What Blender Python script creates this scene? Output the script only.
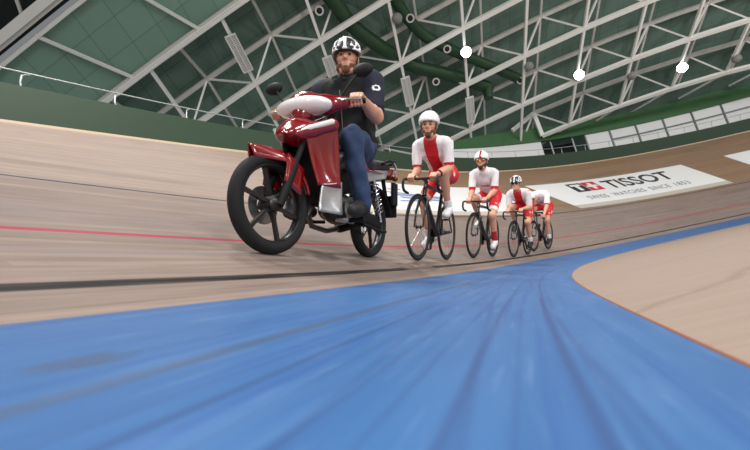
import bpy, bmesh, math, random
import numpy as np
from mathutils import Vector, Matrix

SC = bpy.context.scene
for _o in list(bpy.data.objects):
    bpy.data.objects.remove(_o)
COL = SC.collection
random.seed(7)

# ------------------------------------------------------------------ camera
CAM_H, PITCH, ROLL, FPX = 0.148, math.radians(10.488), math.radians(12.309), 397.2
cr_, sr_, cp_, sp_ = math.cos(ROLL), math.sin(ROLL), math.cos(PITCH), math.sin(PITCH)
cam_right = Vector((cr_, sr_ * sp_, -sr_ * cp_))
cam_up = Vector((sr_, -cr_ * sp_, cr_ * cp_))
cam_fwd = Vector((0, cp_, sp_))
cam_data = bpy.data.cameras.new('camera')
cam = bpy.data.objects.new('camera', cam_data)
COL.objects.link(cam)
cam.matrix_world = Matrix(((cam_right.x, cam_up.x, -cam_fwd.x, 0), (cam_right.y, cam_up.y, -cam_fwd.y, 0),
                           (cam_right.z, cam_up.z, -cam_fwd.z, CAM_H), (0, 0, 0, 1)))
cam_data.sensor_width = 36.0
cam_data.lens = FPX * 36.0 / 750.0
cam_data.clip_start = 0.02
cam_data.clip_end = 300
cam_data.dof.use_dof = True
cam_data.dof.focus_distance = 3.3
cam_data.dof.aperture_fstop = 4.0
SC.camera = cam

# ------------------------------------------------------------------ world, lights, exposure
world = bpy.data.worlds.new('hall_air')
SC.world = world
world.use_nodes = True
bg = world.node_tree.nodes['Background']
bg.inputs['Color'].default_value = (0.93, 0.97, 1.0, 1)
bg.inputs['Strength'].default_value = 0.22
def area_light(loc, target, size, power, color=(1, 0.98, 0.955)):
    l = bpy.data.lights.new('hall_and_fill_light', 'AREA')
    l.shape = 'DISK'; l.size = size; l.energy = power; l.color = color
    o = bpy.data.objects.new('hall_and_fill_light', l)
    COL.objects.link(o)
    o.location = loc
    o.rotation_euler = (Vector(target) - Vector(loc)).to_track_quat('-Z', 'Y').to_euler()
    return o
for (lx, ly, lz, tx, ty, pw) in [(-4, 2, 10.5, -4.5, 4, 640), (3, -5, 10.5, 0, 4, 820), (10, 1, 11, 8, 8, 600),
                                 (18, 6, 11, 17, 14, 500), (-1, 5.5, 10.5, -1, 6, 600), (7, 10, 11, 6.5, 12, 350),
                                 (27, 6, 11, 24, 13, 400), (-5, -9, 8.0, -7, 5, 350), (24, 9, 9.5, 23, 24, 500), (6, -9, 2.5, 6, 14, 700), (16, -4, 2.5, 15, 18, 600)]:  # low lamps and the one facing the window wall are added fill
    area_light((lx, ly, lz), (tx, ty, 0), 1.6, pw)
SC.view_settings.view_transform = 'Standard'
SC.view_settings.look = 'None'
SC.view_settings.exposure = -0.06
SC.view_settings.gamma = 1.0
SC.view_settings.use_curve_mapping = False

# ------------------------------------------------------------------ helpers
def lin(c):
    return tuple((x / 12.92 if x <= 0.04045 else ((x + 0.055) / 1.055) ** 2.4) for x in c)
def rgb(r, g, b):
    return lin((r / 255, g / 255, b / 255)) + (1,)
def mat(name, col, rough=0.5, metal=0.0, bump=0.0, bscale=60, var=0.0, coat=0.0, spec=0.5, emit=None, estr=0):
    m = bpy.data.materials.new(name); m.use_nodes = True
    nt = m.node_tree; b = nt.nodes['Principled BSDF']
    b.inputs['Base Color'].default_value = col
    b.inputs['Roughness'].default_value = rough
    b.inputs['Metallic'].default_value = metal
    b.inputs['Coat Weight'].default_value = coat
    b.inputs['Coat Roughness'].default_value = 0.08
    b.inputs['Specular IOR Level'].default_value = spec
    tc = nt.nodes.new('ShaderNodeTexCoord')
    n = nt.nodes.new('ShaderNodeTexNoise'); n.inputs['Scale'].default_value = bscale
    n.inputs['Detail'].default_value = 4
    nt.links.new(tc.outputs['Object'], n.inputs['Vector'])
    if var:
        mx = nt.nodes.new('ShaderNodeMix'); mx.data_type = 'RGBA'
        mx.inputs[6].default_value = tuple(c * (1 - var) for c in col[:3]) + (1,)
        mx.inputs[7].default_value = tuple(min(1, c * (1 + var)) for c in col[:3]) + (1,)
        nt.links.new(n.outputs['Fac'], mx.inputs[0]); nt.links.new(mx.outputs[2], b.inputs['Base Color'])
    if bump:
        bp = nt.nodes.new('ShaderNodeBump'); bp.inputs['Strength'].default_value = bump
        bp.inputs['Distance'].default_value = 0.01
        nt.links.new(n.outputs['Fac'], bp.inputs['Height']); nt.links.new(bp.outputs['Normal'], b.inputs['Normal'])
    if emit:
        b.inputs['Emission Color'].default_value = emit; b.inputs['Emission Strength'].default_value = estr
    return m

class MB:
    """collects geometry for one mesh"""
    def __init__(self): self.v = []; self.f = []; self.mi = []; self.uv = None
    def add(self, vs, fs, mi=0):
        k = len(self.v); self.v += [tuple(p) for p in vs]
        self.f += [tuple(i + k for i in q) for q in fs]; self.mi += [mi] * len(fs)
    def box(self, c, s, R=None, mi=0):
        vs = []
        for x in (-.5, .5):
            for y in (-.5, .5):
                for z in (-.5, .5):
                    p = Vector((x * s[0], y * s[1], z * s[2]))
                    if R is not None: p = R @ p
                    vs.append(p + Vector(c))
        self.add(vs, [(0, 1, 3, 2), (4, 6, 7, 5), (0, 4, 5, 1), (2, 3, 7, 6), (0, 2, 6, 4), (1, 5, 7, 3)], mi)
    def bar(self, a, b, w, h, up=(0, 0, 1), mi=0):
        a, b = Vector(a), Vector(b); d = (b - a)
        L = d.length; d.normalize(); u = Vector(up); s = d.cross(u)
        if s.length < 1e-4: s = d.cross(Vector((1, 0, 0)))
        s.normalize(); u = s.cross(d)
        self.box((a + b) / 2, (L, w, h), Matrix((d, s, u)).transposed(), mi)
    def tube(self, pts, r, n=10, cap=True, mi=0, closed=False):
        pts = [Vector(p) for p in pts]; m = len(pts)
        rs = r if isinstance(r, (list, tuple)) else [r] * m
        vs, fs = [], []
        pu = None
        for i, p in enumerate(pts):
            a = pts[i - 1] if (i > 0 or closed) else p
            c = pts[(i + 1) % m] if (i < m - 1 or closed) else p
            t = (c - a).normalized()
            if pu is None:
                pu = t.orthogonal().normalized()
            pu = (pu - t * pu.dot(t)).normalized(); pv = t.cross(pu)
            for k in range(n):
                q = 2 * math.pi * k / n
                vs.append(p + (pu * math.cos(q) + pv * math.sin(q)) * rs[i])
        for i in range(m if closed else m - 1):
            j = (i + 1) % m
            for k in range(n):
                k2 = (k + 1) % n
                fs.append((i * n + k, i * n + k2, j * n + k2, j * n + k))
        if cap and not closed:
            fs.append(tuple(range(n))[::-1]); fs.append(tuple((m - 1) * n + k for k in range(n)))
        self.add(vs, fs, mi)
    def lathe(self, prof, c, axis, n=48, mi=0, closed=False):
        """prof: (radius, offset along axis)"""
        ax = Vector(axis).normalized(); u = ax.orthogonal().normalized(); w = ax.cross(u); c = Vector(c)
        vs, fs = [], []; m = len(prof)
        for k in range(n):
            q = 2 * math.pi * k / n; d = u * math.cos(q) + w * math.sin(q)
            for (r, o) in prof: vs.append(c + d * r + ax * o)
        for k in range(n):
            k2 = (k + 1) % n
            for i in range(m if closed else m - 1):
                j = (i + 1) % m
                fs.append((k * m + i, k2 * m + i, k2 * m + j, k * m + j))
        self.add(vs, fs, mi)
    def grid(self, fn, us, vs_, mi=0):
        """open sheet of quads; fn(u,v)->point"""
        P = [fn(u, v) for u in us for v in vs_]; m = len(vs_)
        self.add(P, [(i * m + j, (i + 1) * m + j, (i + 1) * m + j + 1, i * m + j + 1)
                     for i in range(len(us) - 1) for j in range(m - 1)], mi)
    def build(self, name, mats, parent=None, smooth=True, uvs=None, solid=None, bevel=None, weld=True):
        me = bpy.data.meshes.new(name); me.from_pydata(self.v, [], self.f)
        mats = mats if isinstance(mats, (list, tuple)) else [mats]
        for m in mats: me.materials.append(m)
        me.polygons.foreach_set('material_index', self.mi)
        if uvs is not None:
            ul = me.uv_layers.new(name='UVMap')
            li = np.zeros(len(me.loops), dtype=np.int32); me.loops.foreach_get('vertex_index', li)
            ul.data.foreach_set('uv', np.asarray(uvs, dtype=np.float32)[li].ravel())
        bm = bmesh.new(); bm.from_mesh(me)
        if weld and uvs is None: bmesh.ops.remove_doubles(bm, verts=bm.verts, dist=1e-5)
        if uvs is None: bmesh.ops.recalc_face_normals(bm, faces=bm.faces)
        bm.to_mesh(me); bm.free()
        if smooth:
            me.polygons.foreach_set('use_smooth', [True] * len(me.polygons))
            try: me.set_sharp_from_angle(angle=math.radians(38))
            except Exception: pass
        o = bpy.data.objects.new(name, me); COL.objects.link(o)
        if parent is not None: o.parent = parent
        if solid:
            md = o.modifiers.new('thickness', 'SOLIDIFY'); md.thickness = solid; md.offset = 0
        if bevel:
            md = o.modifiers.new('edge', 'BEVEL'); md.width = bevel; md.segments = 2; md.limit_method = 'ANGLE'
        return o
def empty(name, loc=(0, 0, 0)):
    o = bpy.data.objects.new(name, None); COL.objects.link(o); o.location = loc; o.empty_display_size = .2; return o
def tag(o, label, cat, group=None):
    o['label'] = label; o['category'] = cat
    if group: o['group'] = group
    return o
def struct(o):
    o['kind'] = 'structure'; return o
def linspace(a, b, n): return [a + (b - a) * i / (n - 1) for i in range(n)]

# ------------------------------------------------------------------ the track in plan: straight, transition, bend
D0, TH0, S0, LC, RB = 0.758, math.radians(18.48), -1.770, 7.392, 20.04
ZA, WA0, WA1 = 0.2323, 0.9216, 1.0
B0, B1, BS, BL, TW = 17.03, 38.1, -9.849, 20.755, 7.51
HB = 0.683
_ds = 0.1
_s = np.arange(-14, 62, _ds)
_t = np.clip((_s - S0) / LC, 0, 1)
_h = np.concatenate([[0], np.cumsum(_t[:-1] / RB * _ds)])
_i0 = int(np.argmin(abs(_s)))
_h = _h - _h[_i0] + TH0
_x = np.concatenate([[0], np.cumsum(np.sin(_h[:-1]) * _ds)]); _y = np.concatenate([[0], np.cumsum(np.cos(_h[:-1]) * _ds)])
_x += -_x[_i0] - D0 * math.cos(TH0); _y += -_y[_i0] + D0 * math.sin(TH0)
_tb = np.clip((_s - BS) / BL, 0, 1); _tb = _tb * _tb * (3 - 2 * _tb)
_b = np.radians(B0 + (B1 - B0) * _tb)
def edge(s):
    """point of the inner edge, outward normal, bank, heading at s"""
    g = lambda a: float(np.interp(s, _s, a))
    h = g(_h)
    return g(_x), g(_y), -math.cos(h), math.sin(h), g(_b), h, g(_t)
def track(s, w, up=0.0):
    x, y, nx, ny, b, h, t = edge(s)
    c, k = math.cos(b), math.sin(b)
    return Vector((x + nx * (w * c - up * k), y + ny * (w * c - up * k), ZA + w * k + up * c))
def rim(s, off=0.0, dz=0.0):
    """above the outer edge of the track, off metres further out"""
    x, y, nx, ny, b, h, t = edge(s)
    w = TW * math.cos(b) + off
    return Vector((x + nx * w, y + ny * w, ZA + TW * math.sin(b) + dz))
def apron(s, q):
    """q = 0 at the wood, 1 at the infield boards"""
    x, y, nx, ny, b, h, t = edge(s); wa = WA0 + (WA1 - WA0) * t
    return Vector((x - nx * q * wa, y - ny * q * wa, ZA * (1 - q))), q * wa
def floor_edge(s):
    return apron(s, 1.0)[0]

# ------------------------------------------------------------------ surface materials
def nodes_of(name, rough=0.5, spec=0.5):
    m = bpy.data.materials.new(name); m.use_nodes = True; nt = m.node_tree
    b = nt.nodes['Principled BSDF']; b.inputs['Roughness'].default_value = rough; b.inputs['Specular IOR Level'].default_value = spec
    return m, nt, b
class NT:
    def __init__(self, nt): self.nt = nt
    def n(self, t, **kw):
        x = self.nt.nodes.new(t)
        for k, v in kw.items(): setattr(x, k, v)
        return x
    def l(self, a, b): self.nt.links.new(a, b)
    def math(self, op, a, b=None, c=None):
        x = self.n('ShaderNodeMath', operation=op)
        for i, q in enumerate((a, b, c)):
            if q is None: continue
            if isinstance(q, (int, float)): x.inputs[i].default_value = q
            else: self.l(q, x.inputs[i])
        return x.outputs[0]
    def mix(self, f, a, b):
        x = self.n('ShaderNodeMix', data_type='RGBA')
        for i, q in ((0, f), (6, a), (7, b)):
            if isinstance(q, (int, float)): x.inputs[i].default_value = q
            elif isinstance(q, tuple): x.inputs[i].default_value = q
            else: self.l(q, x.inputs[i])
        return x.outputs[2]
    def band(self, v, lo, hi, soft=0.004):
        a = self.n('ShaderNodeMapRange', interpolation_type='SMOOTHSTEP'); b = self.n('ShaderNodeMapRange', interpolation_type='SMOOTHSTEP')
        for q, (e0, e1) in ((a, (lo - soft, lo + soft)), (b, (hi + soft, hi - soft))):
            q.inputs[1].default_value = e0; q.inputs[2].default_value = e1
            if e0 > e1:
                q.inputs[1].default_value = e1; q.inputs[2].default_value = e0; q.inputs[3].default_value = 1; q.inputs[4].default_value = 0
            self.l(v, q.inputs[0])
        return self.math('MULTIPLY', a.outputs[0], b.outputs[0])
    def step(self, v, lo, hi):
        a = self.n('ShaderNodeMapRange', interpolation_type='SMOOTHSTEP')
        a.inputs[1].default_value = lo; a.inputs[2].default_value = hi; self.l(v, a.inputs[0]); return a.outputs[0]
    def noise(self, vec, scale, detail=3, rough=0.55):
        x = self.n('ShaderNodeTexNoise'); x.inputs['Scale'].default_value = scale; x.inputs['Detail'].default_value = detail
        x.inputs['Roughness'].default_value = rough; self.l(vec, x.inputs['Vector']); return x.outputs['Fac']
    def comb(self, a, b, c=0.0):
        x = self.n('ShaderNodeCombineXYZ')
        for i, q in enumerate((a, b, c)):
            if isinstance(q, (int, float)): x.inputs[i].default_value = q
            else: self.l(q, x.inputs[i])
        return x.outputs[0]

def wood_track_material():
    m, nt, b = nodes_of('track_boards', 0.42, 0.12); T = NT(nt)
    uv = T.n('ShaderNodeUVMap'); sp = T.n('ShaderNodeSeparateXYZ'); T.l(uv.outputs[0], sp.inputs[0]); s, w = sp.outputs[0], sp.outputs[1]
    pl = T.math('FLOOR', T.math('MULTIPLY', w, 22.0))
    off = T.n('ShaderNodeTexWhiteNoise', noise_dimensions='1D'); T.l(pl, off.inputs['W'])
    seg = T.math('FLOOR', T.math('ADD', T.math('MULTIPLY', s, 0.22), T.math('MULTIPLY', off.outputs['Value'], 9.0)))
    wn = T.n('ShaderNodeTexWhiteNoise', noise_dimensions='2D'); T.l(T.comb(pl, seg), wn.inputs['Vector'])
    grain = T.noise(T.comb(T.math('MULTIPLY', s, 0.9), T.math('MULTIPLY', w, 16.0)), 2.2, 5, 0.6)
    big = T.noise(T.comb(T.math('MULTIPLY', s, 0.25), T.math('MULTIPLY', w, 1.2)), 1.4, 4, 0.6)
    low = T.mix(grain, rgb(98, 84, 78), rgb(164, 146, 136))
    high = T.mix(T.step(s, 5.0, 11.0), T.mix(grain, rgb(122, 108, 99), rgb(176, 157, 145)), T.mix(grain, rgb(120, 94, 70), rgb(166, 134, 102)))  # near end greyer: its different light is put into the board colour
    zone = T.step(T.math('ADD', w, T.math('MULTIPLY', T.math('SUBTRACT', big, 0.5), 1.6)), 1.9, 3.0)
    c = T.mix(zone, low, high)
    c = T.mix(T.math('MULTIPLY', wn.outputs['Value'], 0.30), c, rgb(92, 78, 70))
    c = T.mix(T.math('MULTIPLY', T.step(wn.outputs['Value'], 0.72, 0.74), 0.24), c, rgb(136, 134, 142))
    c = T.mix(T.math('MULTIPLY', T.math('SUBTRACT', 1.0, T.step(wn.outputs['Value'], 0.10, 0.12)), 0.08), c, rgb(190, 166, 150))
    c = T.mix(T.math('MULTIPLY', T.step(big, 0.5, 0.75), 0.35), c, rgb(90, 80, 74))
    wear = T.noise(T.comb(T.math('MULTIPLY', s, 1.2), T.math('MULTIPLY', w, 30.0)), 1.5, 3)
    wr = T.math('ADD', 0.72, T.math('MULTIPLY', T.step(wear, 0.3, 0.55), 0.28))
    c = T.mix(T.math('MULTIPLY', T.band(w, 0.168, 0.222), T.math('MULTIPLY', wr, T.math('SUBTRACT', 1.0, T.math('MULTIPLY', T.band(s, 3.05, 3.75, 0.12), 0.75)))), c, rgb(26, 26, 28))
    c = T.mix(T.math('MULTIPLY', T.band(w, 0.812, 0.862), T.math('MULTIPLY', wr, 0.85)), c, rgb(168, 36, 62))
    c = T.mix(T.math('MULTIPLY', T.band(w, 2.42, 2.475), wr), c, rgb(58, 56, 60))
    seam = T.band(T.math('FRACT', T.math('MULTIPLY', w, 22.0)), 0.0, 0.05, 0.03)
    c = T.mix(T.math('MULTIPLY', seam, 0.25), c, rgb(60, 48, 40))
    sm = T.noise(T.comb(T.math('MULTIPLY', s, 2.5), T.math('MULTIPLY', w, 9.0)), 1.6, 3)
    smear = T.math('MULTIPLY', T.math('MULTIPLY', T.band(s, 3.0, 4.3, 0.3), T.band(w, 0.10, 0.34, 0.05)), T.step(sm, 0.40, 0.60))
    c = T.mix(T.math('MULTIPLY', smear, 0.6), c, rgb(72, 66, 64))
    spots = T.noise(T.comb(T.math('MULTIPLY', s, 2.0), T.math('MULTIPLY', w, 7.0)), 1.1, 2)
    c = T.mix(T.math('MULTIPLY', T.step(spots, 0.70, 0.76), 0.5), c, rgb(52, 46, 42))
    T.l(c, b.inputs['Base Color'])
    r = T.math('ADD', 0.36, T.math('MULTIPLY', grain, 0.22)); T.l(r, b.inputs['Roughness'])
    return m
def apron_material():
    m, nt, b = nodes_of('blue_apron_paint', 0.42, 0.2); T = NT(nt)
    uv = T.n('ShaderNodeUVMap'); sp = T.n('ShaderNodeSeparateXYZ'); T.l(uv.outputs[0], sp.inputs[0]); s, w = sp.outputs[0], sp.outputs[1]
    st = T.noise(T.comb(T.math('MULTIPLY', s, 0.5), T.math('MULTIPLY', w, 30.0)), 1.5, 4, 0.6)
    st2 = T.noise(T.comb(T.math('MULTIPLY', s, 1.2), T.math('MULTIPLY', w, 9.0)), 1.3, 3)
    fine = T.noise(T.comb(T.math('MULTIPLY', s, 6.0), T.math('MULTIPLY', w, 60.0)), 1.0, 3)
    c = T.mix(st2, rgb(48, 90, 142), rgb(70, 115, 166))
    c = T.mix(T.math('MULTIPLY', T.step(st, 0.48, 0.72), 0.60), c, rgb(46, 84, 150))
    c = T.mix(T.math('MULTIPLY', T.step(fine, 0.55, 0.75), 0.22), c, rgb(124, 152, 192))
    dirt = T.mix(T.math('MULTIPLY', fine, 0.5), rgb(62, 74, 94), rgb(96, 100, 106))
    wob = T.math('MULTIPLY', T.math('SUBTRACT', T.noise(T.comb(T.math('MULTIPLY', s, 1.5), 0.0), 1.0, 1), 0.5), 0.012)
    ww = T.math('ADD', w, wob)
    c = T.mix(T.math('MULTIPLY', T.band(ww, 0.410, 0.434, 0.010), T.math('ADD', 0.30, T.math('MULTIPLY', st2, 0.5))), c, dirt)
    for (a, e, k) in ((0.684, 0.692, 0.5), (0.770, 0.782, 0.55), (0.645, 0.649, 0.35), (0.565, 0.570, 0.3), (0.520, 0.530, 0.45),
                      (0.725, 0.728, 0.35), (0.79, 0.797, 0.3), (0.605, 0.612, 0.3), (0.03, 0.05, 0.35), (0.10, 0.108, 0.3)):
        c = T.mix(T.math('MULTIPLY', T.band(ww, a, e, 0.005), k), c, rgb(44, 62, 112))
    # crossing tyre marks that swing from lane to lane
    for (s1, w1, s2, w2, k) in ((0.4, 0.69, 6.2, 0.40, 0.32), (0.3, 0.60, 5.6, 0.25, 0.25), (0.5, 0.80, 7.5, 0.55, 0.3), (0.6, 0.50, 5.8, 0.62, 0.25)):
        ln = T.math('SUBTRACT', ww, T.math('ADD', w1, T.math('MULTIPLY', T.math('SUBTRACT', s, s1), (w2 - w1) / (s2 - s1))))
        c = T.mix(T.math('MULTIPLY', T.band(ln, -0.004, 0.004, 0.005), k), c, rgb(48, 66, 116))
    # scuff blot beside the seam
    ds = T.math('DIVIDE', T.math('SUBTRACT', s, 0.285), 0.05); dw = T.math('DIVIDE', T.math('SUBTRACT', w, 0.335), 0.028)
    rr = T.math('ADD', T.math('MULTIPLY', ds, ds), T.math('MULTIPLY', dw, dw))
    bl = T.math('SUBTRACT', 1.0, T.step(T.math('ADD', rr, T.math('MULTIPLY', T.math('SUBTRACT', T.noise(T.comb(T.math('MULTIPLY', s, 30.0), T.math('MULTIPLY', w, 60.0)), 1.0, 3), 0.5), 3.0)), 0.2, 1.6))
    c = T.mix(T.math('MULTIPLY', bl, 0.6), c, rgb(70, 84, 104))
    hz = T.noise(T.comb(T.math('MULTIPLY', s, 2.2), T.math('MULTIPLY', w, 14.0)), 1.0, 4)
    c = T.mix(T.math('MULTIPLY', T.step(hz, 0.50, 0.72), 0.26), c, rgb(100, 138, 186))
    c = T.mix(T.math('MULTIPLY', T.step(hz, 0.52, 0.30), 0.0), c, rgb(50, 90, 150))
    # worn grey strip against the boards
    c = T.mix(T.math('MULTIPLY', T.math('SUBTRACT', 1.0, T.step(w, 0.0, 0.035)), 0.35), c, rgb(70, 88, 120))
    T.l(c, b.inputs['Base Color'])
    return m
def floor_material():
    m, nt, b = nodes_of('infield_boards', 0.5, 0.2); T = NT(nt)
    tc = T.n('ShaderNodeTexCoord'); sp = T.n('ShaderNodeSeparateXYZ'); T.l(tc.outputs['Object'], sp.inputs[0]); x, y = sp.outputs[0], sp.outputs[1]
    big = T.noise(tc.outputs['Object'], 0.9, 4); gr = T.noise(T.comb(T.math('MULTIPLY', x, 2.0), T.math('MULTIPLY', y, 26.0)), 1.2, 4)
    c = T.mix(gr, rgb(142, 124, 112), rgb(168, 148, 135))
    c = T.mix(T.math('MULTIPLY', T.step(big, 0.45, 0.8), 0.3), c, rgb(150, 130, 116))
    # long tyre marks that curve over the boards, round a far centre
    d = T.n('ShaderNodeVectorMath', operation='DISTANCE'); T.l(tc.outputs['Object'], d.inputs[0]); d.inputs[1].default_value = (9.0, -14.0, 0)
    rd = T.math('ADD', d.outputs['Value'], T.math('MULTIPLY', big, 0.5))
    for r in (15.1, 15.9, 16.8, 17.4, 18.3, 19.6, 21.0):
        c = T.mix(T.math('MULTIPLY', T.band(rd, r, r + 0.025, 0.02), 0.42), c, rgb(120, 96, 84))
    T.l(c, b.inputs['Base Color'])
    return m
def ceiling_material(name, c1, c2, line):
    m, nt, b = nodes_of(name, 0.75, 0.3); T = NT(nt)
    uv = T.n('ShaderNodeUVMap'); sp = T.n('ShaderNodeSeparateXYZ'); T.l(uv.outputs[0], sp.inputs[0]); u, v = sp.outputs[0], sp.outputs[1]
    wn = T.n('ShaderNodeTexWhiteNoise', noise_dimensions='2D')
    T.l(T.comb(T.math('FLOOR', u), T.math('FLOOR', v)), wn.inputs['Vector'])
    n = T.noise(uv.outputs[0], 1.5, 3)
    c = T.mix(T.math('ADD', T.math('MULTIPLY', wn.outputs['Value'], 0.5), T.math('MULTIPLY', n, 0.5)), c1, c2)
    for q in (u, v):
        fr = T.math('FRACT', q)
        c = T.mix(T.math('MULTIPLY', T.math('SUBTRACT', 1.0, T.band(fr, 0.012, 0.988, 0.010)), 0.75), c, line)
    T.l(c, b.inputs['Base Color'])
    return m
# ------------------------------------------------------------------ palette
M_WOOD = wood_track_material(); M_APRON = apron_material(); M_FLOOR = floor_material()
M_CEIL = ceiling_material('roof_sheet_green', rgb(88, 112, 102), rgb(108, 132, 121), rgb(64, 84, 76))
M_CEIL_LIT = ceiling_material('roof_sheet_lit_green', rgb(112, 142, 128), rgb(128, 158, 144), rgb(84, 108, 97))  # lighter copy of the roof green: closeness to the lamps put into colour
M_GREEN = mat('green_board', rgb(25, 50, 28), 0.6, var=0.10, bscale=9)
M_GREEN_F = mat('green_fascia', rgb(58, 102, 60), 0.6, var=0.10, bscale=2)
M_STEEL = mat('white_painted_steel', rgb(232, 231, 226), 0.45, var=0.06, bscale=3)
M_STEEL_D = mat('grey_painted_steel', rgb(196, 194, 188), 0.5, var=0.08, bscale=3)
M_RAIL = mat('galvanised_rail', rgb(176, 180, 180), 0.4, 0.4)
M_PANEL = mat('white_wall_panel', rgb(236, 236, 236), 0.4, var=0.05, bscale=1.5)
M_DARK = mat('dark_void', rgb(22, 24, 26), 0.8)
M_BLACKSHEET = mat('dark_roof_sheet', rgb(26, 32, 32), 0.8, var=0.1)
M_MULL = mat('grey_mullion', rgb(124, 128, 128), 0.5)
M_DUCT = mat('dark_green_duct', rgb(30, 62, 36), 0.5, var=0.12, bscale=4)
M_WHITE = mat('white_plastic', rgb(224, 224, 222), 0.4)
M_CONC = mat('concourse_grey', rgb(130, 130, 128), 0.8, var=0.1)

# ------------------------------------------------------------------ floor, apron, track, barrier
SS = linspace(-11, 52, 253)
mb = MB(); C0 = Vector((19.0, -8.0, 0)); uv = []
vs = [0, .01, .03, .06, .1, .16, .25, .4, .6, .8, 1]
mb.grid(lambda s, v: floor_edge(s).lerp(C0, v), SS, vs)
struct(mb.build('floor', M_FLOOR, smooth=False))
near = sorted(set(SS + linspace(-1.5, 4, 120)))
mb = MB(); uv = []
for s in near:
    for q in linspace(0, 1, 13):
        p, d = apron(s, q); mb.v.append(tuple(p)); uv.append((s, d))
for i in range(len(near) - 1):
    for j in range(12):
        mb.f.append((i * 13 + j, i * 13 + j + 1, (i + 1) * 13 + j + 1, (i + 1) * 13 + j)); mb.mi.append(0)
struct(mb.build('floor_apron', M_APRON, uvs=uv))
WS = [0, .1, .25, .5, .9, 1.4, 2, 2.7, 3.5, 4.4, 5.4, 6.4, 7.2, TW]
mb = MB(); uv = []; nw = len(WS)
for s in SS:
    for w in WS:
        mb.v.append(tuple(track(s, w))); uv.append((s, w))
for i in range(len(SS) - 1):
    for j in range(nw - 1):
        mb.f.append((i * nw + j, i * nw + j + 1, (i + 1) * nw + j + 1, (i + 1) * nw + j)[::-1]); mb.mi.append(0)
struct(mb.build('floor_track', M_WOOD, uvs=uv))
# thin dark edge strip between the infield boards and the paint
mb = MB()
mb.tube([floor_edge(s) + Vector((0, 0, 0.0)) for s in linspace(-1, 48, 260)], 0.003, 6)
struct(mb.build('trim_1', mat('dark_joint_strip', rgb(150, 96, 70), 0.7)))
def sweep(name, m, prof, ss, **kw):
    """prof: (outward offset, height) polygon swept along the rim"""
    b = MB(); n = len(prof)
    for s in ss:
        for (o, z) in prof: b.v.append(tuple(rim(s, o, z)))
    for i in range(len(ss) - 1):
        for k in range(n):
            k2 = (k + 1) % n
            b.f.append((i * n + k, i * n + k2, (i + 1) * n + k2, (i + 1) * n + k)); b.mi.append(0)
    b.f.append(tuple(range(n))); b.f.append(tuple((len(ss) - 1) * n + k for k in range(n))[::-1]); b.mi += [0, 0]
    return b.build(name, m, smooth=False, **kw)
RS = linspace(-10, 46, 225)
struct(sweep('wall_barrier', M_GREEN, [(0.0, -0.02), (0.0, HB + .03), (0.06, HB + .03), (0.06, -0.02)], RS))
struct(sweep('trim_2', mat('pale_wood_edge', rgb(186, 164, 138), 0.5), [(-0.03, -0.03), (-0.03, 0.025), (-0.001, 0.025), (-0.001, -0.03)], RS))
struct(sweep('floor_concourse', M_CONC, [(0.07, -0.1), (0.07, 0.0), (4.0, 0.0), (4.0, -0.1)], linspace(-10, 46, 113)))

# ------------------------------------------------------------------ outer wall: fascia over white panels
RZ = ZA + TW * math.sin(math.radians(B1))
FZ = 7.86 - RZ
def wallp(s, o, z): return rim(s, o, z - (rim(s).z))
def wseg(name, m, s0, s1, prof):
    n = max(2, int((s1 - s0) / .35) + 1); ss = linspace(s0, s1, n); b = MB(); k_ = len(prof)
    for s in ss:
        for (o, z) in prof: b.v.append(tuple(wallp(s, o, z)))
    for i in range(n - 1):
        for k in range(k_):
            k2 = (k + 1) % k_
            b.f.append((i * k_ + k, i * k_ + k2, (i + 1) * k_ + k2, (i + 1) * k_ + k)); b.mi.append(0)
    b.f.append(tuple(range(k_))); b.f.append(tuple((n - 1) * k_ + k for k in range(k_))[::-1]); b.mi += [0, 0]
    return b.build(name, m, smooth=False)
_w0 = wseg
def ftop(s): return float(np.interp(s, [17, 18, 19.5, 21, 24, 60], [8.15, 8.33, 8.62, 8.78, 8.78, 8.78]))
b = MB(); fs_ = linspace(17.0, 46, 90)
for s in fs_:
    for (o, z) in ((3.9, 7.86), (3.9, ftop(s)), (4.2, ftop(s)), (4.2, 7.86)): b.v.append(tuple(wallp(s, o, z)))
for i in range(len(fs_) - 1):
    for k in range(4): b.f.append((i * 4 + k, i * 4 + (k + 1) % 4, i * 4 + 4 + (k + 1) % 4, i * 4 + 4 + k)); b.mi.append(0)
b.f += [(0, 1, 2, 3), tuple(len(fs_) * 4 - 4 + k for k in range(4))]; b.mi += [0, 0]
struct(b.build('wall_fascia', M_GREEN_F, smooth=False))
struct(wseg('wall_panels', M_PANEL, 17.0, 22.3, [(4.05, 4.7), (4.05, 7.86), (4.2, 7.86), (4.2, 4.7)]))
# dark opening with its back wall
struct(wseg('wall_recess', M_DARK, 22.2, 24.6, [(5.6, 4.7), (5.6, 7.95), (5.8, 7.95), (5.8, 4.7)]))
k = 0
for s in (22.9, 24.0):
    b = MB(); b.tube([wallp(s, 4.3, 4.8), wallp(s, 4.3, 7.9)], 0.05, 8)
    k += 1; struct(b.build('trim_%d' % (2 + k), M_STEEL_D))
k = 0
mull = [24.5, 25.72, 26.96, 28.2, 29.45, 30.68, 31.9, 33.12, 34.34, 35.56, 36.8, 38.0]
for a, c in zip(mull[:-1], mull[1:]):
    k += 1
    w_ = struct(wseg('window_%d' % k, M_PANEL, a + .03, c - .03, [(4.08, 4.7), (4.08, 7.86), (4.16, 7.86), (4.16, 4.7)]))
    b = MB()
    b.bar(wallp(a, 4.02, 4.7), wallp(a, 4.02, 7.86), 0.06, 0.08)
    fr = b.build('mullion', M_MULL, smooth=False); fr.parent = w_
    if k > 1:
        b = MB(); b.bar(wallp(a, 4.0, 7.2), wallp(c, 4.0, 7.2), 0.06, 0.07)
        fr = b.build('transom', M_MULL, smooth=False); fr.parent = w_
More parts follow.
